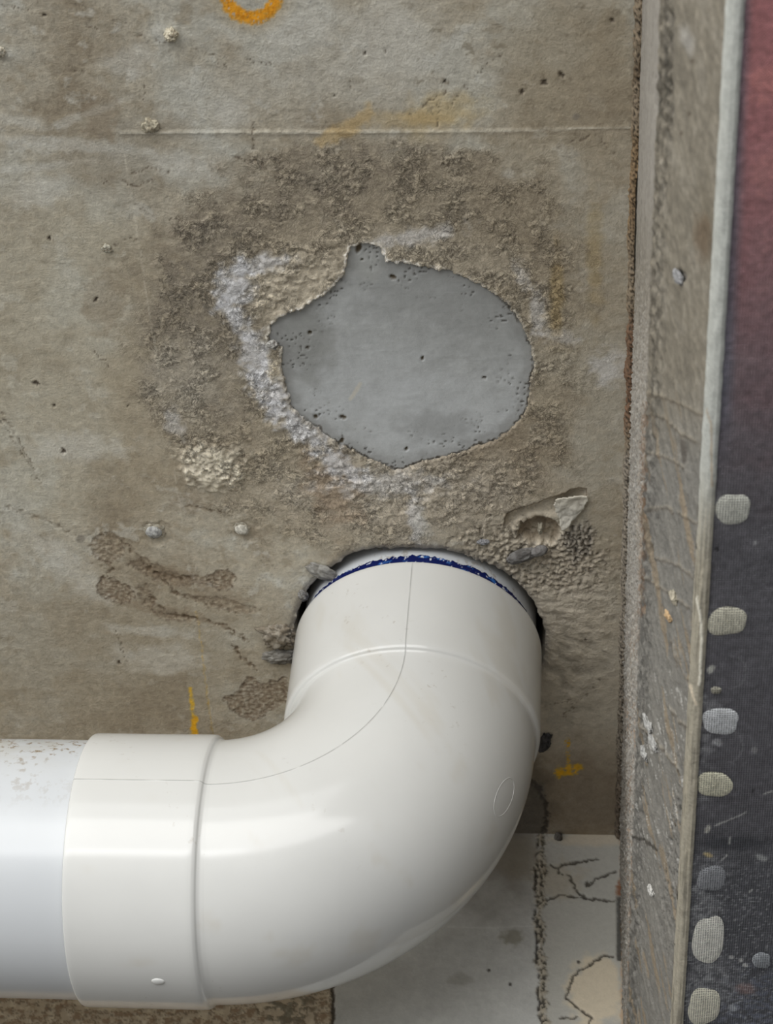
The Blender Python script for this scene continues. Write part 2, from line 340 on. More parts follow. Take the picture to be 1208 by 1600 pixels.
    s.mix((84, 80, 74), ss(700, 740, u)*ss(860, 846, u+3*b3)*ss(1215, 1235, v+.2*(850-u)), .55)  # grey corner shade painted on the ceiling, left of the crack
    s.mix((150, 120, 60), s.blob(870, 470, 10, 60, 0, .6, .6, 8), .35); s.mix((150, 122, 66), s.blob(930, 400, 12, 80, 0, .6, .6, 8), .3)
    # stains of the lower left
    br = (112, 94, 72)
    for cx, cy, rx, ry, a, k in [(275, 900, 50, 12, 15, .25), (330, 930, 60, 14, 15, .3), (260, 955, 70, 10, 12, .3), (300, 785, 30, 16, 0, .25), (155, 180, 26, 40, 0, .3), (160, 470, 30, 50, 0, .25), (385, 830, 30, 10, 10, .2)]:
        s.mix(br, s.blob(cx, cy, rx, ry, a, .25, .6, 5, 61), k)
    mot = fbm(X/2.2, Y/1.6, 4, 67, .6)
    for pts, k in [([(140, 852), (150, 836), (172, 831), (190, 842), (194, 862), (184, 876), (160, 878), (146, 868)], .55), ([(150, 918), (160, 900), (178, 905), (205, 918), (212, 935), (190, 943), (165, 935)], .8), ([(322, 905), (335, 893), (355, 890), (368, 902), (362, 918), (340, 922)], .85),
                   ([(348, 1092), (372, 1080), (388, 1055), (410, 1070), (446, 1058), (450, 1095), (420, 1112), (396, 1128), (365, 1112)], .8), ([(212, 918), (228, 912), (242, 935), (240, 955), (226, 945)], .5), ([(240, 955), (270, 960), (305, 965), (300, 972), (255, 968)], .5),
                   ([(200, 880), (225, 872), (262, 892), (290, 900), (330, 900), (330, 912), (285, 912), (245, 908)], .5), ([(300, 930), (350, 935), (400, 950), (395, 960), (330, 950)], .4)]:
        d = s.sdf(pts, 4, 3, 68); m = ss(-1.5, 3, d); s.mix((106, 88, 68), m*np.clip(.6+.9*mot, 0, 1), k); s.mix((64, 50, 38), (1-ss(0, 2.6, abs(d)))*np.clip(.6+mot, 0, 1), k*.9); s.h -= m*(.25+.4*np.clip(mot, -.3, .6)); s.mul(1-.12*m*mot)
    for pts, w_ in [([(170, 876), (176, 890), (158, 905)], 3),
                    ([(192, 845), (215, 868), (235, 890), (262, 902), (300, 905)], 4.5), ([(235, 935), (262, 958), (310, 968), (350, 978), (385, 1000)], 5), ([(240, 895), (280, 930), (340, 946), (372, 958)], 2),
                    ([(366, 1012), (380, 1030), (400, 1046)], 4), 
                    ([(290, 790), (345, 800)], 1.5), ([(10, 792), (70, 812), (120, 838)], .8), ([(0, 640), (45, 715), (70, 770)], .5), ([(0, 655), (60, 750)], .5)]:
        l = s.line(pts, w_*.7, 2.2, 5, 3, 62)*np.clip(.5+1.3*fbm(X/3, Y/3, 3, 65), .15, 1); s.mix((84, 68, 50), l, .8 if w_ > 1 else .4); s.h -= l*.5
    # fine cracks and scratches
    for pts in [[(0, 8), (35, 15), (70, 24)], [(130, 38), (150, 44)], [(200, 54), (260, 66)], [(300, 76), (335, 88), (352, 105), (357, 120)], [(385, 94), (430, 102)], [(110, 108), (148, 118)], [(228, 135), (222, 160)],
                [(684, 205), (683, 175), (695, 140)], [(640, 180), (684, 150)], [(700, 170), (740, 120), (790, 80)], [(540, 120), (550, 138)], [(395, 190), (396, 235)], [(360, 245), (375, 250), (392, 243), (420, 268)],
                [(205, 270), (235, 262), (265, 268)], [(150, 290), (190, 280), (215, 292), (240, 282)], [(210, 320), (250, 345), (285, 340)], [(165, 390), (200, 372), (220, 375)], [(145, 545), (175, 578)],
                [(130, 878), (160, 884)], [(180, 985), (198, 1035)], [(480, 790), (520, 800)], [(640, 700), (690, 716)], [(900, 880), (955, 860)], [(860, 1100), (910, 1092)], [(940, 960), (965, 930)], [(690, 110), (692, 128)], [(870, 230), (930, 210), (960, 240)], [(880, 1120), (950, 1050)], [(700, 235), (705, 300)]]:
        l = s.line(pts, .3, 1.3, 6, 2.5, 63)*ss(-.35, .1, fbm(X/2.5, Y/2.5, 2, 66)); s.mix((78, 66, 52), l, .6); s.h -= l*.25
    for cx, cy, rx, ry in [(57, 599, 7, 3.5), (84, 634, 3, 2), (69, 23, 3, 2), (570, 84, 3, 2), (523, 149, 2, 2), (495, 298, 4, 2), (560, 390, 5, 8), (694, 128, 2.5, 4), (150, 468, 3, 5), (186, 1036, 4, 3), (100, 705, 4, 5), (730, 343, 2.5, 2), (78, 372, 3, 4), (603, 80, 2, 2), (200, 634, 2, 2), (915, 1000, 2, 2), (957, 33, 5, 3), (850, 130, 5, 6), (815, 145, 4, 5), (877, 118, 6, 4)]:
        l = s.blob(cx, cy, rx*.8, ry*.8, 15, .3, .9, 1.2); s.mix((60, 50, 40), l, .75); s.h -= l*.7
    n = fbm(X/7, Y/7, 4, 64, .65); k_ = ss(.42, .55, n)*(.4+.6*ss(600, 700, u)*(1-ss(200, 260, v))); s.mix((108, 98, 80), k_, .45)
    s.mix((118, 112, 102), s.blob(900, 183, 6, 5, 0, .2, .1, 3), .6); s.mix((110, 104, 94), s.blob(126, 842, 7, 6, 0, .2, .1, 3), .6)
    # chipped margin of the pipe hole
    q = (r-hr)*1000
    nr = fbm(X/4, Y/4, 4, 71, .6)
    mg = (1-ss(0, 3.2, q+1.5*nr))*ss(-40, 0, -q*0+1); s.mix((128, 122, 112), mg, .45); s.h -= mg*(.8+.8*nr)
    # radiating ridges right of the hole
    ang = np.arctan2(y+.03, x-.02); rz = s.blob(890, 1000, 70, 130, 10, .5, .4, 8); rr = fbm(ang*9+X/40, np.hypot(X, Y)/14, 4, 72, .6)
    s.h += rz*rr*1.0*(.5+.5*ss(-.2, .3, b3)); s.mul(1-.14*rz*ss(.0, -.4, rr)); s.g += rz*.3
    s.mix((178, 168, 150), s.blob(870, 930, 60, 70, 0, .5, .6, 8), .6)
    # spall right of the hole
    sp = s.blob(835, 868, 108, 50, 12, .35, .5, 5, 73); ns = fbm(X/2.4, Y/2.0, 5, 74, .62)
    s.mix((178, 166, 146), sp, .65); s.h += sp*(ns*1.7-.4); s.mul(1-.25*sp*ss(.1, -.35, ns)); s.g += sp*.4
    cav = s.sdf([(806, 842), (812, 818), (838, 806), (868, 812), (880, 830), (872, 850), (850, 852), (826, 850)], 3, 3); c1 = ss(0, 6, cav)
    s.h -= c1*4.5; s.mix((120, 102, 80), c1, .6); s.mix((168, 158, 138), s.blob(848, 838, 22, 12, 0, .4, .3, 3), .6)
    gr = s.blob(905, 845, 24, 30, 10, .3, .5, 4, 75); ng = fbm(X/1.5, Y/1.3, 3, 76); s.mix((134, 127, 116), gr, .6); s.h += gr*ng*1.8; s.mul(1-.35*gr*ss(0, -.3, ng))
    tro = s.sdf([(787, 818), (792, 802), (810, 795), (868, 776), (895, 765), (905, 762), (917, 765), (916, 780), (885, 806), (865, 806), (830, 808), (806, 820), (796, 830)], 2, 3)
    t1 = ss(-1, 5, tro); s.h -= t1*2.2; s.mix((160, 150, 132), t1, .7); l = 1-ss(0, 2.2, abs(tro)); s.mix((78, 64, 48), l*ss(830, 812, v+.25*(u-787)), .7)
    s.mix((178, 176, 168), s.blob(660, 820, 12, 26, -20, .4, .5, 5), .5)
    # dents round the two plugs
    for cx, cy, R_ in [(241, 832, 22), (378, 826, 17)]:
        d = np.hypot(u-cx-6, (v-cy)*1.25-3)+9*fbm(X/5, Y/5, 3, 78); l = ss(R_+6, R_-3, d); s.h -= l*.5; s.mix((140, 128, 108), ss(R_+4, R_, d)*ss(R_-6, R_, d), .6)
    # recess under the repair patch
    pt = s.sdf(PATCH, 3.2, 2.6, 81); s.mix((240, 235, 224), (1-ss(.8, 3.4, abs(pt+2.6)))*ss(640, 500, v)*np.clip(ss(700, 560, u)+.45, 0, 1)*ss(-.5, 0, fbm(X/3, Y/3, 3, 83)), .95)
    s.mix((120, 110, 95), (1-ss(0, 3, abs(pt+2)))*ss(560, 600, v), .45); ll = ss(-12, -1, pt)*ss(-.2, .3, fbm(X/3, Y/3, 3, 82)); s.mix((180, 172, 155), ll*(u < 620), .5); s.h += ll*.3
    s.h += (1-ss(-.5, 1.0, pt)) * 0 - ss(-.6, 1.0, pt)*3.0
    s.h += .10*b3+.05*fbm(X/1.4, Y/1.4, 2, 16)
    inside = r < hr-1e-4
    s.mix((70, 62, 52), inside.astype(float), .8)
    z = -s.h/1000; dep = np.clip((hr-r)/.006, 0, 1); z = np.where(inside, .004+.07*dep**.5+.0015*fbm(X/3, Y/3, 3, 84), z)
    edge = np.minimum(1, (XB-x)/.002); z *= np.clip(edge, .0, 1)
    z *= np.clip((YW-y)/.002, 0, 1)
    V = np.stack([x, y, z], 1); nu, nv = len(xs), len(ys)
    Fc = grid_faces(nu, nv, True)
    # plain slab continuing beyond the surveyed part
    b0 = len(V); X0, X1, Y0, Y1 = xs[0], xs[-1], ys[0], ys[-1]
    E = np.array([(-1.6, -.55, 0), (X0, -.55, 0), (X1, -.55, 0), (-1.6, Y0, 0), (X0, Y0, 0), (X1, Y0, 0), (-1.6, Y1, 0), (X0, Y1, 0)])
    V = np.vstack([V, E]); e = lambda *a: [b0+i for i in a]
    Fc = np.vstack([Fc, [e(3, 4, 1, 0), e(4, 5, 2, 1), e(6, 7, 4, 3)]])
    col = np.vstack([lin(np.clip(s.c, 0, 255)), np.tile(lin((150, 141, 122)), (8, 1))]); g = np.concatenate([s.g, np.ones(8)*.35])
    gm = s.c.mean(1, keepdims=True); col[:len(gm)] = lin(np.clip(gm+(s.c-gm)*np.where(s.c[:, :1]-s.c[:, 2:] > 75, 1, .84), 0, 255))
    col *= 1.22
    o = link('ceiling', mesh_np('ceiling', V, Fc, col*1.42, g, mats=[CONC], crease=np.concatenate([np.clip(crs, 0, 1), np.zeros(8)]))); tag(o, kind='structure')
    # ---- repair patch lying in its recess
    xs = np.arange(-.064, .064, .00055); ys = np.arange(-.235, -.098, .0007); gx, gy = np.meshgrid(xs, ys, indexing='ij'); x = gx.ravel(); y = gy.ravel()
    P = np.stack([x, y, 0*x], 1); s = Surf(P, x*1000, y*1000, (152, 154, 153)); X, Y, u, v = s.X, s.Y, s.u, s.v
    pt = s.sdf(PATCH, 3.2, 2.6, 81)
    st = fbm(X/16, Y/1.3, 5, 91, .75); s.mul(1+.035*st+.03*fbm(X/3, Y/3, 4, 98)); s.mul(1+.04*fbm(X/12, Y/12, 4, 92))
    s.mix((172, 175, 176), s.blob(690, 660, 150, 70, 0, .6, .4, 14), .55); s.mix((168, 171, 172), s.blob(560, 600, 110, 50, -10, .6, .4, 14), .4)
    s.mix((120, 121, 119), s.blob(700, 470, 150, 50, 15, .6, .4, 12), .45); s.mix((112, 112, 108), s.blob(470, 540, 45, 60, 0, .5, .5, 8), .5)
    s.mix((118, 119, 118), s.blob(680, 668, 55, 22, 0, .5, .5, 8), .4); s.mix((148, 149, 145), s.blob(575, 410, 30, 30, 0, .4, .3, 6), .5)
    s.mix((122, 122, 120), ss(22, 4, pt+6*fbm(X/5, Y/5, 3, 93)), .5)
    s.mix((196, 186, 166), s.line([(548, 625), (562, 602)], 3, 3, 2), .4)
    pit = ss(.5, .62, fbm(X/1.6, Y/1.2, 2, 94))*ss(70, 15, pt)*ss(.0, .3, fbm(X/12, Y/12, 3, 95)); s.mix((84, 82, 78), pit, .8)
    s.h -= pit*.5
    for cx, cy, rx, ry in [(560, 390, 4, 7), (536, 654, 5, 3), (614, 435, 5, 3), (566, 407, 2, 2), (484, 522, 3, 3), (480, 545, 2, 2), (493, 653, 3, 3), (534, 690, 3, 4), (757, 592, 3, 1.5), (660, 562, 2, 3), (635, 703, 2, 3)]:
        l = s.blob(cx, cy, rx, ry, 20, .3, .3, 1.5); s.mix((70, 60, 45), l, .85); s.h -= l*.8
    cr = (1-ss(.3, 2.0, abs(pt-1.5)))*np.clip(ss(455, 520, u+v*.0)*ss(500, 620, v)+ss(760, 800, u), 0, 1)*ss(-.5, .1, fbm(X/5, Y/5, 3, 96)); s.mix((54, 48, 40), cr, .85)
    s.h += .02*st+.12*fbm(X/9, Y/9, 3, 97)
    keep = pt > -5; z = -(s.h-.75)/1000; z = np.where(pt < 1, z+.0001*(1-pt), z)
    V = np.stack([x, y, z], 1); Fc = grid_faces(len(xs), len(ys), True); Fc = Fc[keep[Fc].all(1)]
    used = np.unique(Fc); mp = np.full(len(V), -1); mp[used] = np.arange(len(used)); V = V[used]; Fc = mp[Fc]
    o = link('mortar_patch', mesh_np('mortar_patch', V, Fc, lin(np.clip(s.c[used], 0, 255))*1.66, s.g[used], mats=[PATCHM]))
    sm = o.modifiers.new('thickness', 'SOLIDIFY'); sm.thickness = .0016; sm.offset = -1
    tag(o, 'smooth round grey mortar patch filling an old hole in the ceiling above the white elbow', 'patch')
ceiling()

# ------------------------------------------------------------------ back wall
def back_wall():
    xs = np.arange(-.29, XB+.0001, .0007); xs[-1] = XB; zs = np.arange(0.0, -.20, -.0007)
    gx, gz = np.meshgrid(xs, zs, indexing='ij'); x = gx.ravel(); z = gz.ravel()
    P = np.stack([x, 0*x+YW, z], 1); s = Surf(P, x*1000, z*1000, (168, 168, 164)); X, Y, u, v = s.X, s.Y, s.u, s.v
    b2 = fbm(X/16, Y/16, 5, 112, .55); b3 = fbm(X/4, Y/4, 4, 113, .6)
    s.mul(1+.05*b2+.03*b3)
    s.mix((92, 86, 77), ss(1490, 1300, v+25*b2)*ss(860, 800, u), .85)  # occlusion shade below the ceiling, painted into the wall colour
    s.mix((120, 112, 98), s.blob(815, 1340, 40, 35, 0, .5, .4, 8), .6)
    # cracked plaster of the right panel
    rt = ss(843, 849, u+2*b3); s.mix((156, 154, 146), rt, .8)
    s.mix((176, 166, 148), rt*s.blob(925, 1312, 60, 10, 0, .4, .3, 6), .8)
    s.mix((150, 142, 126), rt*s.blob(870, 1375, 40, 26, 0, .4, .5, 6), .6); s.mix((188, 176, 154), rt*s.blob(930, 1550, 44, 55, 0, .25, .35, 8), .85)
    s.mix((166, 132, 100), s.line([(972, 1310), (973, 1400), (974, 1600)], 4, 3, 3), .55); s.mix((110, 66, 42), s.blob(969, 1390, 6, 12, 0, .5, .5, 3), .8)
    for pts, w_ in [([(918, 1378), (917, 1384), (935, 1372), (962, 1362)], 2.2), ([(850, 1408), (875, 1398), (905, 1402), (960, 1408)], 1), ([(888, 1365), (902, 1392), (915, 1404)], 1.6), ([(885, 1560), (893, 1530), (905, 1518), (925, 1505), (945, 1492), (958, 1494)], 1.8),
                    ([(885, 1560), (905, 1575), (925, 1590), (920, 1600)], 1.4), ([(875, 1590), (900, 1590)], 1.5), ([(870, 1358), (880, 1350), (935, 1342)], 1.4), ([(860, 1350), (880, 1366)], 1.4)]:
        l = s.line(pts, w_, 1.5, 3, 3, 120); s.mix((58, 54, 48), l, .8); s.h -= l*.8
    pl = s.sdf([(964, 1400), (964, 1500), (972, 1502), (973, 1400)], 1, 3); s.mul(1-.5*ss(-1, 2, pl)); s.h -= ss(-1, 2, pl)*1.5
    # ragged seam between the two panels
    xc = 846+3*np.sin(v/60)+5*fbm(X*0+3.3, Y/9, 3, 121); d = abs(u-xc)+3.5*fbm(X/1.8, Y/1.6, 3, 122)
    m = ss(11, 3, d+6*fbm(X*0+1.3, Y/7, 3, 125)); n = fbm(X/1.9, Y/2.4, 4, 123, .6); s.mix((150, 140, 122), m, .75); s.h += m*(n*2.2+.3); s.mul(1-.55*m*ss(0, -.3, n))
    l = (1-ss(.8, 2.6, abs(u-xc+6)))*ss(-.3, .1, fbm(X/3, Y/5, 3, 124)); s.mix((40, 36, 32), l, .8); s.h -= l*1.2
    s.mix((120, 116, 104), s.blob(800, 1465, 16, 12, 0, .4, .5, 4), .7); s.mix((130, 128, 120), s.blob(720, 1530, 18, 9, 0, .5, .5, 5), .5)
    l = s.line([(700, 1448), (760, 1450), (840, 1446)], .8, 1.5, 1); s.mix((190, 190, 186), l, .35)
    for cx, cy in [(610, 1490), (764, 1516), (797, 1538), (904, 1503)]: s.mix((50, 46, 42), s.blob(cx, cy, 3, 2.5, 0, .3, .2, 2), .8)
    # flaking strip of the lower left
    lf = ss(524, 516, u+3*b3); s.mix((166, 150, 126), lf, .8); n = fbm(X/6, Y/3.6, 5, 130, .6)
    s.mix((122, 102, 82), lf*ss(.05, .25, n), .75); s.mix((190, 180, 160), lf*ss(.1, .35, fbm(X/5, Y/5, 3, 131)), .6); s.mix((92, 92, 80), lf*s.blob(450, 1570, 40, 40, 0, .4, .4, 5)*ss(-.1, .2, n), .6)
    pk = lf*(1-ss(.02, .09, abs(n)))*.8; s.mix((70, 58, 46), pk, .6); s.h += lf*ss(-.02, .05, n)*.5
    l = s.line([(521, 1500), (520, 1600)], 2, 3, 3); s.mix((56, 50, 44), l, .8); s.h -= l
    s.h += .1*b3
    z0 = ss(0, .003, -z)
    V = np.stack([x, YW-s.h*z0/1000*np.clip((XB-x)/.002, 0, 1), z], 1); Fc = grid_faces(len(xs), len(zs), False)
    b0 = len(V); X0, X1, Z1 = xs[0], xs[-1], zs[-1]
    E = np.array([(-1.6, YW, 0), (X0, YW, 0), (-1.6, YW, Z1), (X0, YW, Z1), (X1, YW, Z1), (-1.6, YW, -1.5), (X0, YW, -1.5), (X1, YW, -1.5)])
    V = np.vstack([V, E]); e = lambda *a: [b0+i for i in a]
    Fc = np.vstack([Fc, [e(0, 2, 3, 1), e(2, 5, 6, 3), e(3, 6, 7, 4)]])
    col = np.vstack([lin(np.clip(s.c, 0, 255)), np.tile(lin((92, 90, 86)), (8, 1))]); g = np.concatenate([s.g, np.ones(8)*.35])
    tag(link('wall_back', mesh_np('wall_back', V, Fc, col*1.5, g, mats=[WALLM])), kind='structure')
back_wall()

# ------------------------------------------------------------------ concrete beam on the right
beam = empty('concrete_beam', 'deep grey concrete beam along the right edge of the picture, faced with dark mesh underneath', 'beam', (.13, 0, -.1))
def beam_part(name, prof, y0, y1, dy, n_between, paint, mat, label=None, wob=.0006, cap=False, parent=beam):
    """strip lofted along y from an (x,z) profile"""
    pr = [np.array(prof[0])]
    for a, b, n in zip(prof[:-1], prof[1:], n_between):
        for k in range(1, n+1): pr.append(np.array(a)+(np.array(b)-np.array(a))*k/n)
    pr = np.array(pr); ys = np.arange(y0, y1, dy); np_, ny = len(pr), len(ys)
    t = np.concatenate([[0], np.cumsum(np.hypot(*np.diff(pr, axis=0).T))])
    T, Yg = np.meshgrid(t, ys, indexing='ij'); x = np.repeat(pr[:, 0], ny); z = np.repeat(pr[:, 1], ny); y = Yg.ravel()
    tx = np.gradient(pr[:, 0], t); tz = np.gradient(pr[:, 1], t); ln = np.hypot(tx, tz); nx = np.repeat(tz/ln, ny); nz = np.repeat(-tx/ln, ny)
    P = np.stack([x, y, z], 1); s = Surf(P, T.ravel()*1000, y*1000, (140, 134, 122)); s.t = T.ravel(); paint(s)
    V = P+np.stack([nx, 0*nx, nz], 1)*(s.h/1000)[:, None]
    o = link(name, mesh_np(name, V, grid_faces(np_, ny, True), lin(np.clip(s.c, 0, 255)), s.g, mats=[mat]), parent)
    o.matrix_parent_inverse = parent.matrix_basis.inverted() if False else Matrix.Translation(-Vector(parent.location))
    if label: o['label'] = label
    return o
def paint_side(s):
    X, Y, u, v = s.X, s.Y, s.u, s.v; T = s.t*1000
    b2 = fbm(X/14, Y/14, 4, 201, .55); b3 = fbm(X/4, Y/4, 4, 202, .6)
    # smear direction: across and away
    a = math.radians(52); q1 = X*math.cos(a)+Y*math.sin(a); q2 = -X*math.sin(a)+Y*math.cos(a); st = fbm(q1/34, q2/4.0, 5, 203, .6)
    s.c[:] = (139, 132, 118); s.mix((122, 116, 104), ss(0, .5, b2), .5); s.mix((156, 150, 138), ss(0, .5, -b2+.4*b3), .4)
    lo = ss(560, 760, v); s.mul(1+.26*st*(.25+.75*lo)); s.h += st*(.2+.8*lo)*.9
    fn = fbm(q1/5, q2/1.2, 4, 208, .65); s.mul(1+.16*fn*lo); s.h += fn*lo*.4; s.mul(1+.10*b3)
    s.mix((134, 133, 129), lo, .7)
    s.mix((164, 142, 112), lo*ss(.28, .38, fbm(q1/60, q2/9, 3, 204)), .5)
    n = fbm(q1/9, q2/2.6, 4, 205, .6); wh = ss(.38, .5, n)*ss(1000, 1100, v)*ss(1480, 1250, v); s.mix((214, 212, 206), wh, .7)
    pocks = ss(.25, .5, fbm(X/2.2, Y/1.8, 4, 206, .6))*s.blob(1058, 1330, 16, 130, 5, .5, .5, 6); s.mul(1-.6*pocks); s.h -= pocks*1.5
    sp = s.blob(1044, 100, 9, 90, 2, .5, .6, 8)+s.blob(1036, 160, 14, 60, -8, .5, .6, 8); s.mul(1-.28*np.clip(sp, 0, 1)*ss(-.3, .3, b3)); s.h -= sp*.8*ss(-.3, .2, b3)
    s.mix((186, 184, 180), s.blob(1073, 60, 9, 22, -15, .6, .4, 8), .55); s.mix((120, 112, 96), s.blob(1105, 330, 12, 60, 0, .5, .5, 8), .5)
    s.mix((170, 163, 148), s.blob(1062, 240, 12, 30, 0, .6, .5, 10), .35); s.mix((106, 86, 66), s.blob(1098, 370, 14, 30, 0, .5, .5, 8), .5)
    for pts in [[(1012, 612), (1040, 620), (1070, 632), (1100, 648)], [(1012, 645), (1040, 652), (1065, 675), (1090, 690)], [(1012, 705), (1040, 712), (1070, 728)], [(1010, 795), (1045, 790), (1052, 800)], [(1060, 800), (1095, 820)],
                [(1025, 870), (1060, 880), (1085, 902)], [(1010, 900), (1045, 925), (1080, 950)], [(1048, 1000), (1060, 1035), (1075, 1060)], [(1045, 1100), (1062, 1125), (1080, 1140)], [(1000, 1130), (1030, 1160), (1060, 1200)]]:
        l = s.line(pts, 1.4, 2, 3, 4, 207); s.mix((190, 178, 156), l, .3); s.h += l*.35
        l = s.line([(p[0], p[1]+4) for p in pts], 1.2, 2, 3, 4, 207); s.mix((96, 82, 66), l, .3)
    l = s.line([(992, 1308), (1008, 1312), (1025, 1328)], 2.5, 2, 2); s.mix((60, 56, 50), l, .7)
    l = s.line([(1066, 690), (1070, 720)], 5, 3, 2); s.mix((84, 78, 72), l, .6)
    for cx, cy in [(1077, 178), (1065, 208), (1082, 95)]: s.mix((90, 80, 68), s.blob(cx, cy, 3, 3, 0, .4, .2, 2), .7)
    d = np.hypot(u-1061, (v-432)*1.1); s.h -= ss(13, 8, d)*1.5; s.mix((120, 116, 110), ss(13, 9, d), .6)
    # arris strip: smooth above, granular below
    T0 = 149
    sm = ss(T0+1, T0-3, T)*1.0
    up = sm*ss(520, 260, v+20*b2); s.mix((168, 163, 155), up, .85)
    ln_ = fbm(X/1.2, Y/60, 3, 210); s.mul(1-.2*sm*ss(.15, .4, ln_)); s.h -= sm*.4*ss(.15, .4, ln_)
    gr = sm*ss(300, 620, v); ng = fbm(X/2.4, Y/1.7, 4, 211, .65); s.mix((158, 152, 143), gr, .7); s.h += gr*ng*1.5; s.mul(1+.35*gr*ng); s.mul(1-.45*gr*ss(-.1, -.4, ng)); s.mix((196, 194, 188), gr*ss(.25, .5, ng), .5)
    rs = s.line([(1008, 630), (1005, 900), (1003, 960)], 4, 4, 3); s.mix((118, 84, 58), rs*ss(-.2, .2, b3), .45)
    bl = ss(.22, .5, fbm(X/9, Y/30, 3, 213))*gr*ss(900, 1100, v); s.mix((170, 130, 98), bl*ss(975, 985, u), .4)
    # ragged groove next to the strip
    g = ss(12, 3, abs(T-T0-5)+4*b3); s.mul(1-.2*g*ss(-.2, .2, fbm(X/3, Y/5, 3, 212))); s.h += g*1.0*fbm(X/3, Y/4, 4, 212)
    # dark uneven line where the bead starts
    e = ss(2.2, 0, s.t.max()*1000-T+1.2*b3); s.mix((82, 74, 64), e, .75)
    s.g += .3*lo; s.h += .3*b3; s.h *= ss(0, 3, T)
prof = [(XB, 0), (.0986, -.150), (.1146, -.2)]
beam_part('side_face', prof, -.56, .30, .0009, [110, 70], paint_side, STONE)
def paint_bead(s):
    X, Y, u, v = s.X, s.Y, s.u, s.v; b3 = fbm(X/3, Y/8, 4, 221, .6); s.c[:] = (192, 194, 187)
    s.mul(1+.05*b3); lo = ss(700, 900, v); s.mix((160, 150, 130), lo, .7)
    s.mix((186, 178, 158), lo*ss(0, .4, fbm(X/1, Y/40, 3, 222)), .7); s.mul(1-.2*lo*ss(.1, .4, fbm(X/1.1, Y/50, 3, 223)))
    s.mix((236, 232, 216), s.line([(1089, 935), (1094, 960), (1097, 1000), (1095, 1040), (1093, 1070)], 2.5, 1.5, 1), .95)
    s.mix((228, 214, 190), s.line([(1079, 1070), (1083, 1090), (1088, 1100)], 3, 1.5, 1), .8)
    s.mix((168, 138, 104), s.line([(1104, 640), (1111, 665), (1113, 760)], 1, 1.5, 1), .5)
    s.h += .25*b3+.3*s.line([(1089, 935), (1094, 960), (1097, 1000), (1095, 1040), (1093, 1070)], 3, 2, 1)
    s.g[:] = .2+.3*lo
beam_part('plaster_bead', [(.1140, -.1994), (.1148, -.2020), (.1162, -.2040), (.1178, -.2049), (.1188, -.2046), (.1190, -.2030)], -.56, .28, .0012, [4, 4, 4, 4, 3], paint_bead, STONE, 'pale plaster corner bead')
def mesh_mat():
    m, nt, b = new_mat('mesh_facing'); L = nt.links.new
    at = N(nt, 'ShaderNodeAttribute', attribute_name='tint'); ga = N(nt, 'ShaderNodeAttribute', attribute_name='grain'); co = N(nt, 'ShaderNodeTexCoord'); sp = N(nt, 'ShaderNodeSeparateXYZ'); L(co.outputs['Object'], sp.inputs[0])
    nz = N(nt, 'ShaderNodeTexNoise'); nz.inputs['Scale'].default_value = 500; nz.inputs['Detail'].default_value = 3; L(co.outputs['Object'], nz.inputs[0])
    hs = []
    for ax, pitch in ((0, .00088), (1, .00100)):
        mu = N(nt, 'ShaderNodeMath', operation='MULTIPLY'); L(sp.outputs[ax], mu.inputs[0]); mu.inputs[1].default_value = 2*math.pi/pitch
        wv = N(nt, 'ShaderNodeMath', operation='MULTIPLY_ADD'); L(nz.outputs[0], wv.inputs[0]); wv.inputs[1].default_value = 1.6; L(mu.outputs[0], wv.inputs[2])
        si = N(nt, 'ShaderNodeMath', operation='SINE'); L(wv.outputs[0], si.inputs[0]); hs.append(si)
    mx = N(nt, 'ShaderNodeMath', operation='MAXIMUM'); L(hs[0].outputs[0], mx.inputs[0]); L(hs[1].outputs[0], mx.inputs[1])
    mr = N(nt, 'ShaderNodeMapRange'); mr.inputs[1].default_value = -.6; mr.inputs[2].default_value = 1; L(mx.outputs[0], mr.inputs[0])
    sub = N(nt, 'ShaderNodeMath', operation='SUBTRACT'); sub.inputs[0].default_value = 1; L(mr.outputs[0], sub.inputs[1])
    k = N(nt, 'ShaderNodeMath', operation='MULTIPLY'); L(sub.outputs[0], k.inputs[0]); L(ga.outputs['Fac'], k.inputs[1])
    inv = N(nt, 'ShaderNodeMath', operation='SUBTRACT'); inv.inputs[0].default_value = 1.05; L(k.outputs[0], inv.inputs[1])
    n2 = N(nt, 'ShaderNodeMapRange'); n2.inputs[1].default_value = .3; n2.inputs[2].default_value = .7; n2.inputs[3].default_value = .82; n2.inputs[4].default_value = 1.18; L(nz.outputs[0], n2.inputs[0])
    k2 = N(nt, 'ShaderNodeMath', operation='MULTIPLY'); L(inv.outputs[0], k2.inputs[0]); L(n2.outputs[0], k2.inputs[1])
    vm = N(nt, 'ShaderNodeVectorMath', operation='SCALE'); L(at.outputs['Color'], vm.inputs[0]); L(k2.outputs[0], vm.inputs['Scale']); L(vm.outputs[0], b.inputs['Base Color'])
    bp = N(nt, 'ShaderNodeBump'); bp.inputs['Distance'].default_value = .0003; bp.inputs['Strength'].default_value = .6; L(mx.outputs[0], bp.inputs['Height']); L(bp.outputs[0], b.inputs['Normal'])
    b.inputs['Roughness'].default_value = .6
    return m
MESHM = mesh_mat()
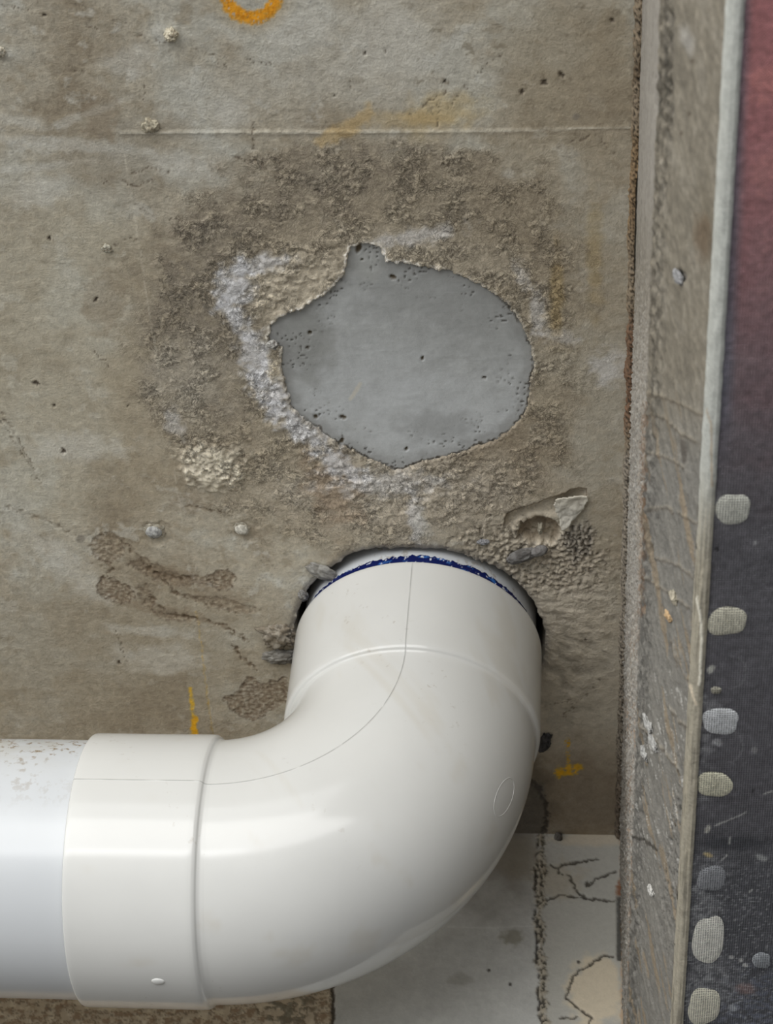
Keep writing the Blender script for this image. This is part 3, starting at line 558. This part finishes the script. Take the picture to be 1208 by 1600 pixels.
def paint_net(s):
    X, Y, u, v = s.X, s.Y, s.u, s.v; b2 = fbm(X/14, Y/14, 4, 231, .55); b3 = fbm(X/3, Y/3, 4, 232, .6)
    s.c[:] = (92, 91, 95); t = ss(820, 60, v+90*b2+.0*(u-1150)); s.mix((118, 104, 108), ss(900, 500, v), .5); s.mix((186, 122, 122), t, .85); s.mix((204, 132, 116), t*ss(0, .5, b2+.3*b3), .22)
    s.mix((104, 108, 120), ss(1182-(0.045*v), 1160-(0.045*v), u)*ss(760, 600, v), .7)
    s.mix((80, 82, 86), ss(1230, 1400, v), .6); s.mul(1+.1*b3+.07*b2)
    s.mix((112, 118, 132), s.blob(1180, 1570, 50, 50, 0, .5, .5, 7)*ss(-.2, .2, b3), .6); s.mix((150, 120, 112), s.blob(1165, 1545, 16, 8, 0, .4, .4, 4), .6)
    s.mix((56, 58, 62), s.blob(1150, 1318, 50, 10, 0, .5, .5, 6), .6)
    halo = [(1128, 800, 16, 24), (1118, 968, 16, 22), (1108, 1120, 20, 26), (1100, 1228, 14, 26), (1090, 1450, 26, 60), (1080, 1560, 26, 46), (1120, 1545, 40, 26), (1098, 1150, 10, 50), (1110, 1365, 30, 26), (1105, 1420, 20, 40), (1110, 1510, 30, 18), (1100, 1170, 20, 8)]
    for cx, cy, rx, ry in halo: s.mix((146, 147, 148), s.blob(cx, cy, rx, ry, 0, .5, .7, 4)*np.clip(.6+b3, 0, 1), .6)
    for cx, cy, R_ in [(1140, 1050, 26), (1135, 1165, 26), (1150, 1415, 22)]:
        d = np.hypot(u-cx, (v-cy)*1.0)+3*b3; s.mix((140, 142, 142), (1-ss(.5, 2, abs(d-R_)))*ss(cx-10, cx+10, u), .4)
    dots = ss(.42, .55, fbm(X/1.1, Y/1.1, 2, 233))*ss(1280, 1400, v); s.mix((196, 198, 196), dots, .45)
    for pts in [[(1140, 1308), (1141, 1322)], [(1128, 1344), (1137, 1335)], [(1170, 1395), (1176, 1390)], [(1118, 1290), (1165, 1270)], [(1195, 1240), (1208, 1236)]]: s.mix((190, 190, 184), s.line(pts, 1, 1.2, 1), .7)
    for cx, cy, rx, ry, c_ in [(1121, 858, 3.5, 3, (20, 20, 20)), (1177, 1236, 2.5, 2.5, (20, 20, 20)), (1106, 1295, 4, 7, (196, 194, 184)), (1111, 1046, 5, 7, (206, 206, 196)), (1180, 848, 3, 3, (160, 160, 160)), (1190, 1340, 9, 5, (160, 162, 160)), (1107, 1336, 8, 3, (200, 180, 130)),
                               (1143, 1496, 4, 3, (190, 190, 186)), (1164, 1508, 4, 3, (200, 200, 196)), (1158, 1500, 4, 3, (190, 190, 186)), (1145, 1575, 7, 5, (160, 164, 168)), (1121, 1160, 9, 5, (160, 160, 162)), (1180, 1172, 5, 5, (140, 140, 140))]:
        s.mix(c_, s.blob(cx, cy, rx, ry, 20, .3, .3, 2), .85)
    s.c *= 1.2; s.g[:] = .45+.3*ss(1000, 1250, v); s.h += .12*b3+.15*b2
net = beam_part('mesh_facing', [(.1186, -.2040), (.30, -.2040)], -.56, .26, .0007, [260], paint_net, MESHM, 'dark woven mesh facing, rusty pink towards one end')
# white plaster dabs pressed through the mesh
def dab(cx, cy, rx, ry, col, seed, sy=1.0, irregular=.12):
    c = on(cx, cy, 2, -.204); ex = on(cx+rx, cy, 2, -.204)-c; ey = on(cx, cy+ry, 2, -.204)-c
    bm = bmesh.new(); n, m = 56, 12; rings = []
    ph = seed*1.7; a_, b_ = np.linalg.norm(ex[:2]), np.linalg.norm(ey[:2])
    for j in range(m+1):
        rho = j/m; row = []
        for i in range(n):
            t = 2*math.pi*i/n; k = (abs(math.cos(t))**2.7+abs(math.sin(t))**2.7)**(-1/2.7)*.97+irregular*(math.sin(2*t+ph)*.5+math.sin(3*t+2*ph)*.3+math.sin(5*t+ph*3)*.2)
            hh = .0005*(1-rho**4)+.0001*math.sin(i*1.3+j*2.1+ph)*(rho < .9)
            row.append(bm.verts.new((a_*rho*k*math.cos(t), b_*rho*k*math.sin(t), -hh)))
            if j == 0: row = row*n; break
        rings.append(row)
    for j in range(m):
        for i in range(n):
            q = (rings[j][i], rings[j+1][i], rings[j+1][(i+1) % n], rings[j][(i+1) % n])
            try: bm.faces.new(q if j else (q[0], q[1], q[2]))
            except ValueError: pass
    bm.normal_update(); me = bpy.data.meshes.new('plaster_dab'); bm.to_mesh(me); bm.free()
    for p in me.polygons: p.use_smooth = True
    a = me.color_attributes.new('tint', 'FLOAT_COLOR', 'POINT'); nv = len(me.vertices)
    d = np.ones((nv, 4), np.float32); d[:, :3] = lin(col)*1.15; a.data.foreach_set('color', d.ravel())
    g = me.attributes.new('grain', 'FLOAT', 'POINT'); g.data.foreach_set('value', np.full(nv, .75, np.float32)); me.materials.append(MESHM)
    o = bpy.data.objects.new('plaster_dab', me); C.objects.link(o); o.parent = net
    o.location = Vector((c[0], c[1], -.2042)); o.matrix_parent_inverse = Matrix.Identity(4); o['label'] = 'white plaster dab with woven imprint'
    return o
for a in [(1145, 795, 26, 25, (226, 226, 214), 1), (1136, 970, 31, 22, (228, 224, 204), 2), (1126, 1126, 30, 20, (226, 228, 230), 3), (1117, 1225, 27, 20, (228, 224, 200), 4), (1107, 1468, 24, 38, (236, 234, 224), 5), (1100, 1572, 26, 28, (230, 226, 208), 6),
          (1190, 1500, 15, 12, (168, 172, 176), 7), (1119, 1078, 8, 6, (186, 182, 166), 8), (1112, 1372, 22, 20, (158, 160, 164), 9)]: dab(*a)

# ------------------------------------------------------------------ PVC pipework
ZR, L_, RB, RS = -.008, .05473, .07899, .0585
tilt = .00227
def tube(name, secs, frames, mat, parent, nseg=384, colf=None, grf=None, seam=0.0, phs=None):
    """surface of revolution along frames: secs = radius per ring; frames = (origin, u, v) per ring; angle measured from u"""
    ph = np.linspace(0, 2*np.pi, nseg, endpoint=False) if phs is None else phs
    V = []; 
    for r_, (o, a, b) in zip(secs, frames):
        rr = r_+seam*np.exp(-(np.minimum(ph, 2*np.pi-ph)/.006)**2)
        V.append(np.array(o)+rr[:, None]*(np.cos(ph)[:, None]*a+np.sin(ph)[:, None]*b))
    n, m = len(secs), len(ph); V = np.concatenate(V)
    i = np.arange(n-1)[:, None]*m; j = np.arange(m)[None, :]; j2 = (j+1) % m
    Fc = np.stack([i+j, i+j2, i+m+j2, i+m+j], -1).reshape(-1, 4)
    ring = np.repeat(np.arange(n), m); PH = np.tile(np.minimum(ph, 2*np.pi-ph), n)
    col = np.ones((len(V), 3)) if colf is None else colf(V, ring, PH); g = np.zeros(len(V)) if grf is None else grf(V, ring, PH)
    return link(name, mesh_np(name, V, Fc, col, g, mats=[mat]), parent)
X_, Y_, Z_ = np.eye(3)
elbow = empty('pipe_elbow', 'large glossy white plastic 90 degree elbow dropping from the ceiling hole and turning left', 'pipe fitting', (0, 0, 0))
elbow.rotation_euler = (0, -tilt, 0)
dense = np.concatenate([np.linspace(0, .03, 16, endpoint=False), np.linspace(.03, 2*np.pi-.03, 360, endpoint=False), np.linspace(2*np.pi-.03, 2*np.pi, 16, endpoint=False)])
def seamcol(V, ring, PH):
    n = fbm(V[:, 0]*120+V[:, 2]*90, V[:, 1]*60+3, 3, 301); k = (1-ss(.001, .007, PH))*ss(-.6, -.1, n)*.36
    c = np.ones((len(V), 3)); c *= (1-k)[:, None]
    x, y, z = V.T
    d = ss(.25, .6, fbm(x*30+z*22, y*30, 4, 302, .6))*.06; c *= (1-d[:, None]*np.array([.7, 1, 1.5]))
    return c
def gr_body(V, ring, PH):
    return ss(.12, .5, fbm(V[:, 0]*16+V[:, 2]*13, V[:, 1]*16, 3, 303))*.3
# ceiling-side socket, open end up: profile along -z
def sock_profile(inward=True):
    # (distance along axis from the open rim, radius)
    p = [(.012, .0556), (.0009, .0556), (.0, .0562), (-.0, .0576), (.0004, .0583), (.0012, RS), (.006, RS), (.02, RS), (.035, RS), (.048, RS+.0001), (.0515, RS+.0001), (.0532, RS-.0001), (.0543, RS-.0007), (.0550, RS-.0016), (.0562, RS-.0021), (.058, RS-.0022)]
    return p
sp_ = sock_profile()
fine = []
for (a, b), (c, d) in zip(sp_[:-1], sp_[1:]):
    for k in range(3): fine.append((a+(c-a)*k/3, b+(d-b)*k/3))
fine.append(sp_[-1])
fr = [((0, 0, ZR-t), -Y_, X_) for t, r in fine]
tube('socket', [r for t, r in fine], fr, PVC, elbow, colf=seamcol, grf=gr_body, seam=.00014, phs=dense)
cx0, cz0 = -RB, ZR-L_        # bend centre
Cx, Cz = -RB, ZR-L_
rb = RS-.0022
ts = np.linspace(0.0, math.pi/2, 90)
fr = []; rr = []
for t in ts:
    o = (Cx+RB*math.cos(t), 0, Cz-RB*math.sin(t)); rad = np.array([math.cos(t), 0, -math.sin(t)])
    fr.append((o, -Y_, rad)); rr.append(rb+.0003*math.sin(2*t))
tube('bend', rr, fr, PVC, elbow, colf=seamcol, grf=gr_body, seam=.00014, phs=dense)
AX = ZR-L_-RB                 # axis height of the horizontal run
fr = [((-RB-L_+t, 0, AX), -Y_, -Z_) for t, r in fine]
tube('socket', [r for t, r in fine], fr, PVC, elbow, colf=seamcol, grf=gr_body, seam=.00014, phs=dense)
# moulded marks: a raised oval on the outer bend and an injection point on the left socket
def curve_ob(name, pts, rad, mat, parent, cyc=False):
    cu = bpy.data.curves.new(name, 'CURVE'); cu.dimensions = '3D'; cu.bevel_depth = rad; cu.bevel_resolution = 2
    sp = cu.splines.new('POLY'); sp.points.add(len(pts)-1); sp.use_cyclic_u = cyc
    for p, q in zip(sp.points, pts): p.co = (*q, 1)
    dg = bpy.data.objects.new('tmp', cu); C.objects.link(dg); bpy.context.view_layer.update()
    me = bpy.data.meshes.new_from_object(dg.evaluated_get(bpy.context.evaluated_depsgraph_get())); bpy.data.objects.remove(dg)
    me.name = name; me.materials.clear(); me.materials.append(mat)
    a = me.color_attributes.new('tint', 'FLOAT_COLOR', 'POINT'); a.data.foreach_set('color', np.ones(len(me.vertices)*4, np.float32))
    for p in me.polygons: p.use_smooth = True
    o = bpy.data.objects.new(name, me); C.objects.link(o); o.parent = parent
    return o
def bend_pt(t, ph, r):
    o = np.array([Cx+RB*math.cos(t), 0, Cz-RB*math.sin(t)]); rad = np.array([math.cos(t), 0, -math.sin(t)])
    return o+r*(-Y_*math.cos(ph)+rad*math.sin(ph))
def solve_bend(px, py):
    best = None
    for t in np.linspace(0, math.pi/2, 91):
        for ph in np.linspace(-1.2, 2.2, 171):
            P = bend_pt(t, ph, rb); u, v = to_px(P[None]); d = (u[0]-px)**2+(v[0]-py)**2
            nrm = (P-bend_pt(t, ph, 0)); 
            if nrm@(CAM-P) > 0 and (best is None or d < best[0]): best = (d, t, ph)
    return best[1], best[2]
t0, p0 = solve_bend(786, 1246)
curve_ob('moulded_oval', [bend_pt(t0+.075*math.cos(a), p0+.11*math.sin(a), rb+.0001) for a in np.linspace(0, 2*math.pi, 48, endpoint=False)], .00026, PVC, elbow, True)
def tint_fill(me, col=(1, 1, 1), g=0.):
    n = len(me.vertices); a = me.color_attributes.new('tint', 'FLOAT_COLOR', 'POINT'); d = np.ones((n, 4), np.float32); d[:, :3] = col; a.data.foreach_set('color', d.ravel())
    b = me.attributes.new('grain', 'FLOAT', 'POINT'); b.data.foreach_set('value', np.full(n, g, np.float32))
bm = bmesh.new(); bmesh.ops.create_uvsphere(bm, u_segments=20, v_segments=10, radius=.0022); bmesh.ops.scale(bm, vec=(1.3, .9, .35), verts=bm.verts)
me = bpy.data.meshes.new('injection_mark'); bm.to_mesh(me); bm.free(); me.materials.append(PVC); tint_fill(me)
for p in me.polygons: p.use_smooth = True
o = bpy.data.objects.new('injection_mark', me); C.objects.link(o); o.parent = elbow
ph = math.radians(62+0); 
dirv = np.array([0, -math.cos(ph+.72), -math.sin(ph+.72)])
# find the angle that sits at row 1533
bestp = min(((abs(to_px(np.array([[-.0965, -RS*math.cos(a), AX-RS*math.sin(a)]]))[1][0]-1533), a) for a in np.linspace(0, 1.6, 200)))[1]
dirv = np.array([0, -math.cos(bestp), -math.sin(bestp)]); P = np.array([-.0965, 0, AX])+dirv*RS
o.location = P; o.rotation_euler = Vector(dirv).to_track_quat('Z', 'Y').to_euler()

# horizontal pipe
def pipe_col(V, ring, PH):
    x, y, z = V.T; c = np.ones((len(V), 3)); n = fbm(x*25, z*40+y*20, 4, 311, .6)
    top = ss(AX-.0, AX+.05, z); k = top*ss(.0, .5, n+.25)*.30; c *= (1-k[:, None]*np.array([.45, .62, .95])); return c
def pipe_gr(V, ring, PH):
    x, y, z = V.T; n = fbm(x*22, z*30+y*20, 3, 312); return np.clip(ss(AX-.02, AX+.035, z)*1.1*ss(-.35, .3, n)+.1*ss(.2, .5, n), 0, 1)
RP = .0555
xs_ = np.linspace(-.60, -RB-L_+.012, 260); fr = [((x, 0, AX), -Y_, -Z_) for x in xs_]
pipe = empty('drain_pipe', 'straight white plastic drain pipe, slightly dirty on top, entering the elbow from the left', 'pipe', (0, 0, 0)); pipe.rotation_euler = (0, -tilt, 0)
tube('pipe_wall', [RP]*len(xs_), fr, PVCP, pipe, colf=pipe_col, grf=pipe_gr)
fr2 = [((x, 0, AX), -Y_, -Z_) for x in (-.60, -.5, -.3, -RB-L_+.012)]
tube('pipe_bore', [RP-.0035]*4, fr2, PVCP, pipe, nseg=96)
# vertical pipe in the hole with blue primer
stub = empty('riser_pipe', 'white riser pipe end inside the ceiling hole, smeared with blue primer above the elbow', 'pipe', (0, 0, 0)); stub.rotation_euler = (0, -tilt, 0)
zs_ = np.linspace(ZR-.003, .066, 60); fr = [((0, 0, z), -Y_, X_) for z in zs_]
tube('pipe_wall', [RP]*len(zs_), fr, PVCP, stub, grf=lambda V, r, p: ss(.0, .4, fbm(V[:, 0]*60, V[:, 2]*60, 3, 321))*.5)
def primer():
    th = np.linspace(0, 2*np.pi, 900, endpoint=False); m, n = 14, len(th)
    top = ZR+.0068+.0014*fbm(th*3, th*0+1, 4, 331, .6)+.0010*fbm(th*26, th*0+1, 3, 332); top = np.maximum(top, ZR+.0012)
    left = ss(-2.55, -2.3, np.where(th > np.pi, th-2*np.pi, th)); 
    V = []
    for k in range(m):
        f = k/(m-1); z = ZR-.0025+(top-ZR+.0025)*f; r = RP+.0002+.00006*perlin(th*40, th*0+k*.7)-(.0002 if k == m-1 else 0)
        V.append(np.stack([r*np.cos(th), r*np.sin(th), z], 1))
    V = np.concatenate(V); i = np.arange(m-1)[:, None]*n; j = np.arange(n)[None, :]; j2 = (j+1) % n
    Fc = np.stack([i+j, i+j2, i+n+j2, i+n+j], -1).reshape(-1, 4)
    T = np.tile(th, m); s = fbm(T*7, V[:, 2]*420, 4, 333, .6); c = np.tile(lin((14, 26, 84)), (len(V), 1))
    a = ss(.28, .6, s)[:, None]; c = c*(1-a)+lin((58, 112, 186))*a; a = ss(.50, .62, fbm(T*24, V[:, 2]*500, 3, 334))[:, None]; c = c*(1-a)+lin((215, 220, 228))*a
    m_, nt, b = new_mat('blue_primer'); at = N(nt, 'ShaderNodeAttribute', attribute_name='tint'); nt.links.new(at.outputs['Color'], b.inputs['Base Color']); b.inputs['Roughness'].default_value = .25
    o = link('primer_band', mesh_np('primer_band', V, Fc, c, np.zeros(len(V)), mats=[m_]), stub); o['label'] = 'glossy dark blue primer smear'
primer()

# ------------------------------------------------------------------ small loose things stuck to the surfaces
def rock(name, label, cat, loc, size, rot, col, col2=None, seed=0, amp=.3, freq=1.4, flat=1.0, group=None, sub=5, mat=STONE):
    bm = bmesh.new(); bmesh.ops.create_icosphere(bm, subdivisions=sub, radius=1.0)
    for v in bm.verts:
        p = v.co.copy(); q = p*freq+Vector((seed*3.7, seed*1.3, seed*2.1)); from_n = 0; a = 1; f = 1
        from_n = 1.5*mnoise.fractal(q, .8, 2.1, 5)-.5*abs(mnoise.noise(q*2.3))
        v.co = p*(1+amp*from_n); v.co.z *= flat
    me = bpy.data.meshes.new(name); bm.to_mesh(me); bm.free(); me.materials.append(mat)
    for p in me.polygons: p.use_smooth = True
    n = len(me.vertices); co = np.zeros(n*3); me.vertices.foreach_get('co', co); co = co.reshape(-1, 3)
    k = ss(-.2, .3, fbm(co[:, 0]*2+seed, co[:, 1]*2+co[:, 2], 3, seed+400))[:, None]; cc = lin(col)*(1-k)+lin(col2 or col)*k
    a = me.color_attributes.new('tint', 'FLOAT_COLOR', 'POINT'); d = np.ones((n, 4), np.float32); d[:, :3] = cc; a.data.foreach_set('color', d.ravel())
    b = me.attributes.new('grain', 'FLOAT', 'POINT'); b.data.foreach_set('value', np.full(n, .5, np.float32))
    co = co*np.array(size); me.vertices.foreach_set('co', co.astype(np.float32).ravel()); me.update()
    o = bpy.data.objects.new(name, me); C.objects.link(o); o.location = loc; o.rotation_euler = rot
    return tag(o, label, cat, group) if cat else o
mm = .001
def cl(px, py, d=0.): p = on(px, py, 2, 0); return (p[0], p[1], -d*mm)
rock('stone_chip', 'small cream stone chip stuck to the ceiling below the left of the orange ring', 'stone', cl(268, 54, .8), (2.4*mm, 2.6*mm, 2.0*mm), (0, 0, .5), (214, 206, 184), (150, 140, 120), 1, .3)
rock('plaster_crumb', 'pale flat plaster crumb just above the left end of the horizontal joint', 'plaster crumb', cl(234, 197, .2), (3.0*mm, 3.4*mm, 1.0*mm), (0, 0, .6), (196, 188, 166), (166, 156, 136), 2, .3)
rock('plaster_crumb', 'small whitish plaster crumb on the ceiling left of the rough ring', 'plaster crumb', cl(167, 388, .2), (2.2*mm, 1.8*mm, .9*mm), (0, 0, .3), (190, 186, 170), (150, 142, 124), 3, .3)
rock('stone_chip', 'cream chip at the very left edge of the picture near the top', 'stone', cl(1, 80, .4), (1.6*mm, 2.6*mm, 1.4*mm), (0, 0, .3), (220, 216, 200), (190, 180, 160), 4, .3)
rock('pebble', 'small grey pebble at the left rim of the grey patch', 'pebble', cl(427, 538, .3), (2.4*mm, 2.0*mm, 1.7*mm), (0, 0, .2), (180, 178, 172), (120, 116, 110), 5, .25)
rock('pebble', 'dark grey pebble in the corner where ceiling meets back wall', 'pebble', (*on(873, 1305, 2, 0)[:2]-np.array([0, .0015]), -.0022), (2.2*mm, 2.0*mm, 2.6*mm), (0, 0, .2), (112, 108, 102), (86, 80, 74), 6, .2)
# two fixing plugs, each a rim and a head
for px, py, lab, c1, c2, sz, sd in [(241, 830, 'round grey plug head in the stained ceiling left of the elbow', (150, 150, 148), (186, 186, 182), 3.6, 7), (378, 826, 'small pale plug head nearer the pipe hole, white bits around it', (176, 172, 160), (214, 210, 198), 3.0, 8)]:
    e = empty('wall_plug', lab, 'wall plug', cl(px, py))
    o = rock('plug_head', None, None, (0, 0, -.0006), (sz*mm, sz*mm*.95, 1.9*mm), (0, 0, 0), c1, c2, sd, .09, 1.1); o.parent = e
    o = rock('plug_rim', None, None, (0, 0, .0001), (sz*1.35*mm, sz*1.3*mm, .7*mm), (0, 0, .4), (150, 142, 126), (182, 176, 160), sd+3, .2); o.parent = e
# lumps at the hole margin
rock('mortar_lump', 'elongated pale grey mortar smear on the upper left rim of the pipe hole', 'mortar lump', cl(504, 893, .6), (8.6*mm, 3.8*mm, 1.7*mm), (0, 0, .62), (164, 162, 156), (138, 135, 128), 9, .15, 1.5)
rock('mortar_lump', 'crumpled brown grey mortar clump left of the elbow socket', 'mortar lump', cl(437, 992, 1.0), (8.5*mm, 7.5*mm, 3.0*mm), (0, 0, .2), (132, 122, 106), (158, 150, 136), 10, .32, 2.0)
rock('mortar_lump', 'smooth grey mortar tongue under the crumpled clump left of the elbow', 'mortar lump', cl(438, 1024, .8), (8.2*mm, 4.6*mm, 2.2*mm), (0, 0, -.1), (142, 139, 132), (118, 114, 106), 11, .22, 1.8)
rock('mortar_crumb', 'small grey crumb between the two lumps on the left rim of the hole', 'mortar crumb', cl(474, 930, .3), (2.4*mm, 3.4*mm, 1.4*mm), (0, 0, -.3), (150, 148, 144), (120, 116, 110), 12, .25)
rock('mortar_crumb', 'dark grey crumb behind the right side of the elbow on the ceiling', 'mortar crumb', cl(851, 1158, .6), (3*mm, 7*mm, 2.4*mm), (0, 0, .2), (88, 86, 86), (64, 62, 62), 13, .28)
frag = empty('slate_fragment', 'dark blue grey bolt shaped stone fragment in the broken plaster right of the hole', 'stone fragment', cl(822, 863, 1.6)); frag.rotation_euler = (0, 0, -.42)
o = rock('fragment_body', None, None, (-.002, 0, 0), (7.2*mm, 3.6*mm, 2.6*mm), (0, 0, 0), (122, 120, 117), (94, 91, 88), 14, .14, 1.5); o.parent = frag
o = rock('fragment_stub', None, None, (.0065, .0, -.0003), (4.4*mm, 2.5*mm, 2.4*mm), (0, 0, 0), (130, 128, 125), (112, 109, 106), 15, .07, 1.2); o.parent = frag
rock('slate_chip', 'tiny dark chip in the broken plaster nearest the top of the elbow', 'stone chip', cl(755, 846, .3), (2.8*mm, 1.4*mm, 1.3*mm), (0, 0, -.1), (150, 150, 152), (110, 110, 112), 16, .2)
rock('stone_chip', 'upright pale chip inside the round cavity right of the hole', 'stone', cl(845, 830, -2.4), (1.5*mm, 3.0*mm, 2*mm), (0, 0, .1), (168, 162, 146), (140, 132, 116), 17, .2)
# torn white plaster flake, a bent thin sheet
def flake():
    pts = np.array([(869, 778), (884, 775), (917, 772), (920, 778), (912, 792), (900, 806), (884, 823), (877, 823), (874, 806), (869, 798), (866, 786)], float)
    n = 44; us = np.linspace(864, 922, n); vs = np.linspace(770, 826, n); U, Vv = np.meshgrid(us, vs, indexing='ij'); P = np.array([on(a, b, 2, 0) for a, b in zip(U.ravel(), Vv.ravel())])
    s = Surf(P, P[:, 0]*1000, P[:, 1]*1000, (206, 202, 190)); d = s.sdf(pts, 1.2, 2.5)
    f1 = np.sin((s.u*.35-s.v*.95)/5.5)*.5; h = .7+f1*.5*ss(0, 6, d)+.5*ss(6, 0, d)*0+1.0*ss(800, 825, s.v)+.4*fbm(s.X/3, s.Y/3, 3, 341)
    s.mix((176, 168, 150), ss(800, 775, s.v)*.4); s.mix((226, 220, 204), ss(3, 0, d), .5)
    z = -(h+.1)/1000; Vt = np.stack([P[:, 0], P[:, 1], z], 1); Fc = grid_faces(n, n, True); Fc = Fc[(d > -.8)[Fc].all(1)]
    used = np.unique(Fc); mp = np.full(len(Vt), -1); mp[used] = np.arange(len(used))
    o = link('plaster_flake', mesh_np('plaster_flake', Vt[used], mp[Fc], lin(s.c[used]), s.g[used], mats=[STONE])); m = o.modifiers.new('thickness', 'SOLIDIFY'); m.thickness = .0006; m.offset = 1
    tag(o, 'torn white plaster flake with folds, hanging from the ceiling right of the hole', 'plaster flake')
flake()
# filler in the joint between ceiling and beam
def filler():
    ys = np.arange(-.36, YW-.001, .0006); na = 12; a = np.linspace(0, math.pi/2, na); T, Yg = np.meshgrid(a, ys, indexing='ij'); t = T.ravel(); y = Yg.ravel()
    n = fbm(t*2.2, y*1000/1.6, 4, 351, .65); r = .0029+.0011*fbm(t*0+1, y*1000/14, 3, 352)+.0008*n
    gap = ss(-.265, -.255, y)*ss(-.205, -.225, y); r *= 1-.15*gap
    x = XB-r*np.cos(t)*.95; z = -r*np.sin(t)*1.1; P = np.stack([x, y, z], 1); s = Surf(P, t*3, y*1000, (142, 128, 108)); v = s.v
    s.mix((140, 112, 78), ss(190, 230, v)*ss(420, 330, v), .55); s.mix((112, 80, 60), ss(470, 520, v)*ss(700, 640, v)*ss(-.3, .2, n+.2), .65); s.mix((80, 66, 50), ss(90, 110, v)*ss(140, 120, v), .6)
    s.mix((150, 144, 134), ss(690, 720, v), .6); s.mix((96, 78, 62), ss(1150, 1250, v), .4)
    s.mul(1-.5*ss(.0, -.4, n)); s.mul(1+.2*n)
    x += gap*-.0007
    o = link('joint_filler', mesh_np('joint_filler', np.stack([x, y, z], 1), grid_faces(na, len(ys), False), lin(np.clip(s.c, 0, 255)), s.g, mats=[STONE]))
    tag(o, 'thin crumbly brown filler strip in the joint between ceiling and concrete beam', 'joint filler')
filler()
# chips on the beam side
def on_side(px, py, d=0.):
    n = Vector((-.9524, 0, -.3048)); a = np.array([.0986, 0, -.150]); D = ray(px, py); nn = np.array([n.x, 0, n.z])
    p = CAM+D*(((a-CAM)@nn)/(D@nn)); return Vector(p)+n*d*mm
sd_rot = Vector((-.9524, 0, -.3048)).to_track_quat('Z', 'Y').to_euler()
for px, py, sx_, sy_, lab, c_, sd in [(1061, 433, 4.5, 1.7, 'grey pebble in a round dent on the side of the concrete beam', (158, 158, 158), 21), (1054, 932, 4, 2.4, 'upper cream lump on the side of the concrete beam', (196, 188, 168), 22), (1046, 962, 3, 1.8, 'lower cream lump on the side of the concrete beam, orange tinted', (206, 176, 136), 23),
                                      (1014, 1131, 6, 2.8, 'topmost white plaster blob low on the beam side', (186, 185, 181), 24), (1022, 1160, 6, 2.6, 'white plaster blob under the topmost one on the beam side', (184, 183, 179), 25), (1008, 1176, 4, 3.0, 'white plaster blob hugging the granular edge of the beam', (188, 187, 183), 26), (1019, 1391, 3.4, 2.2, 'white stone chip near the bottom of the beam side', (206, 204, 198), 27)]:
    rock('plaster_blob' if sd > 23 and sd < 27 else 'stone_chip', lab, 'plaster blob' if 23 < sd < 27 else 'stone', on_side(px, py, .3), (sy_*mm, sx_*mm*.8, 1.2*mm), sd_rot, c_, tuple(int(q*.85) for q in c_), sd, .25)
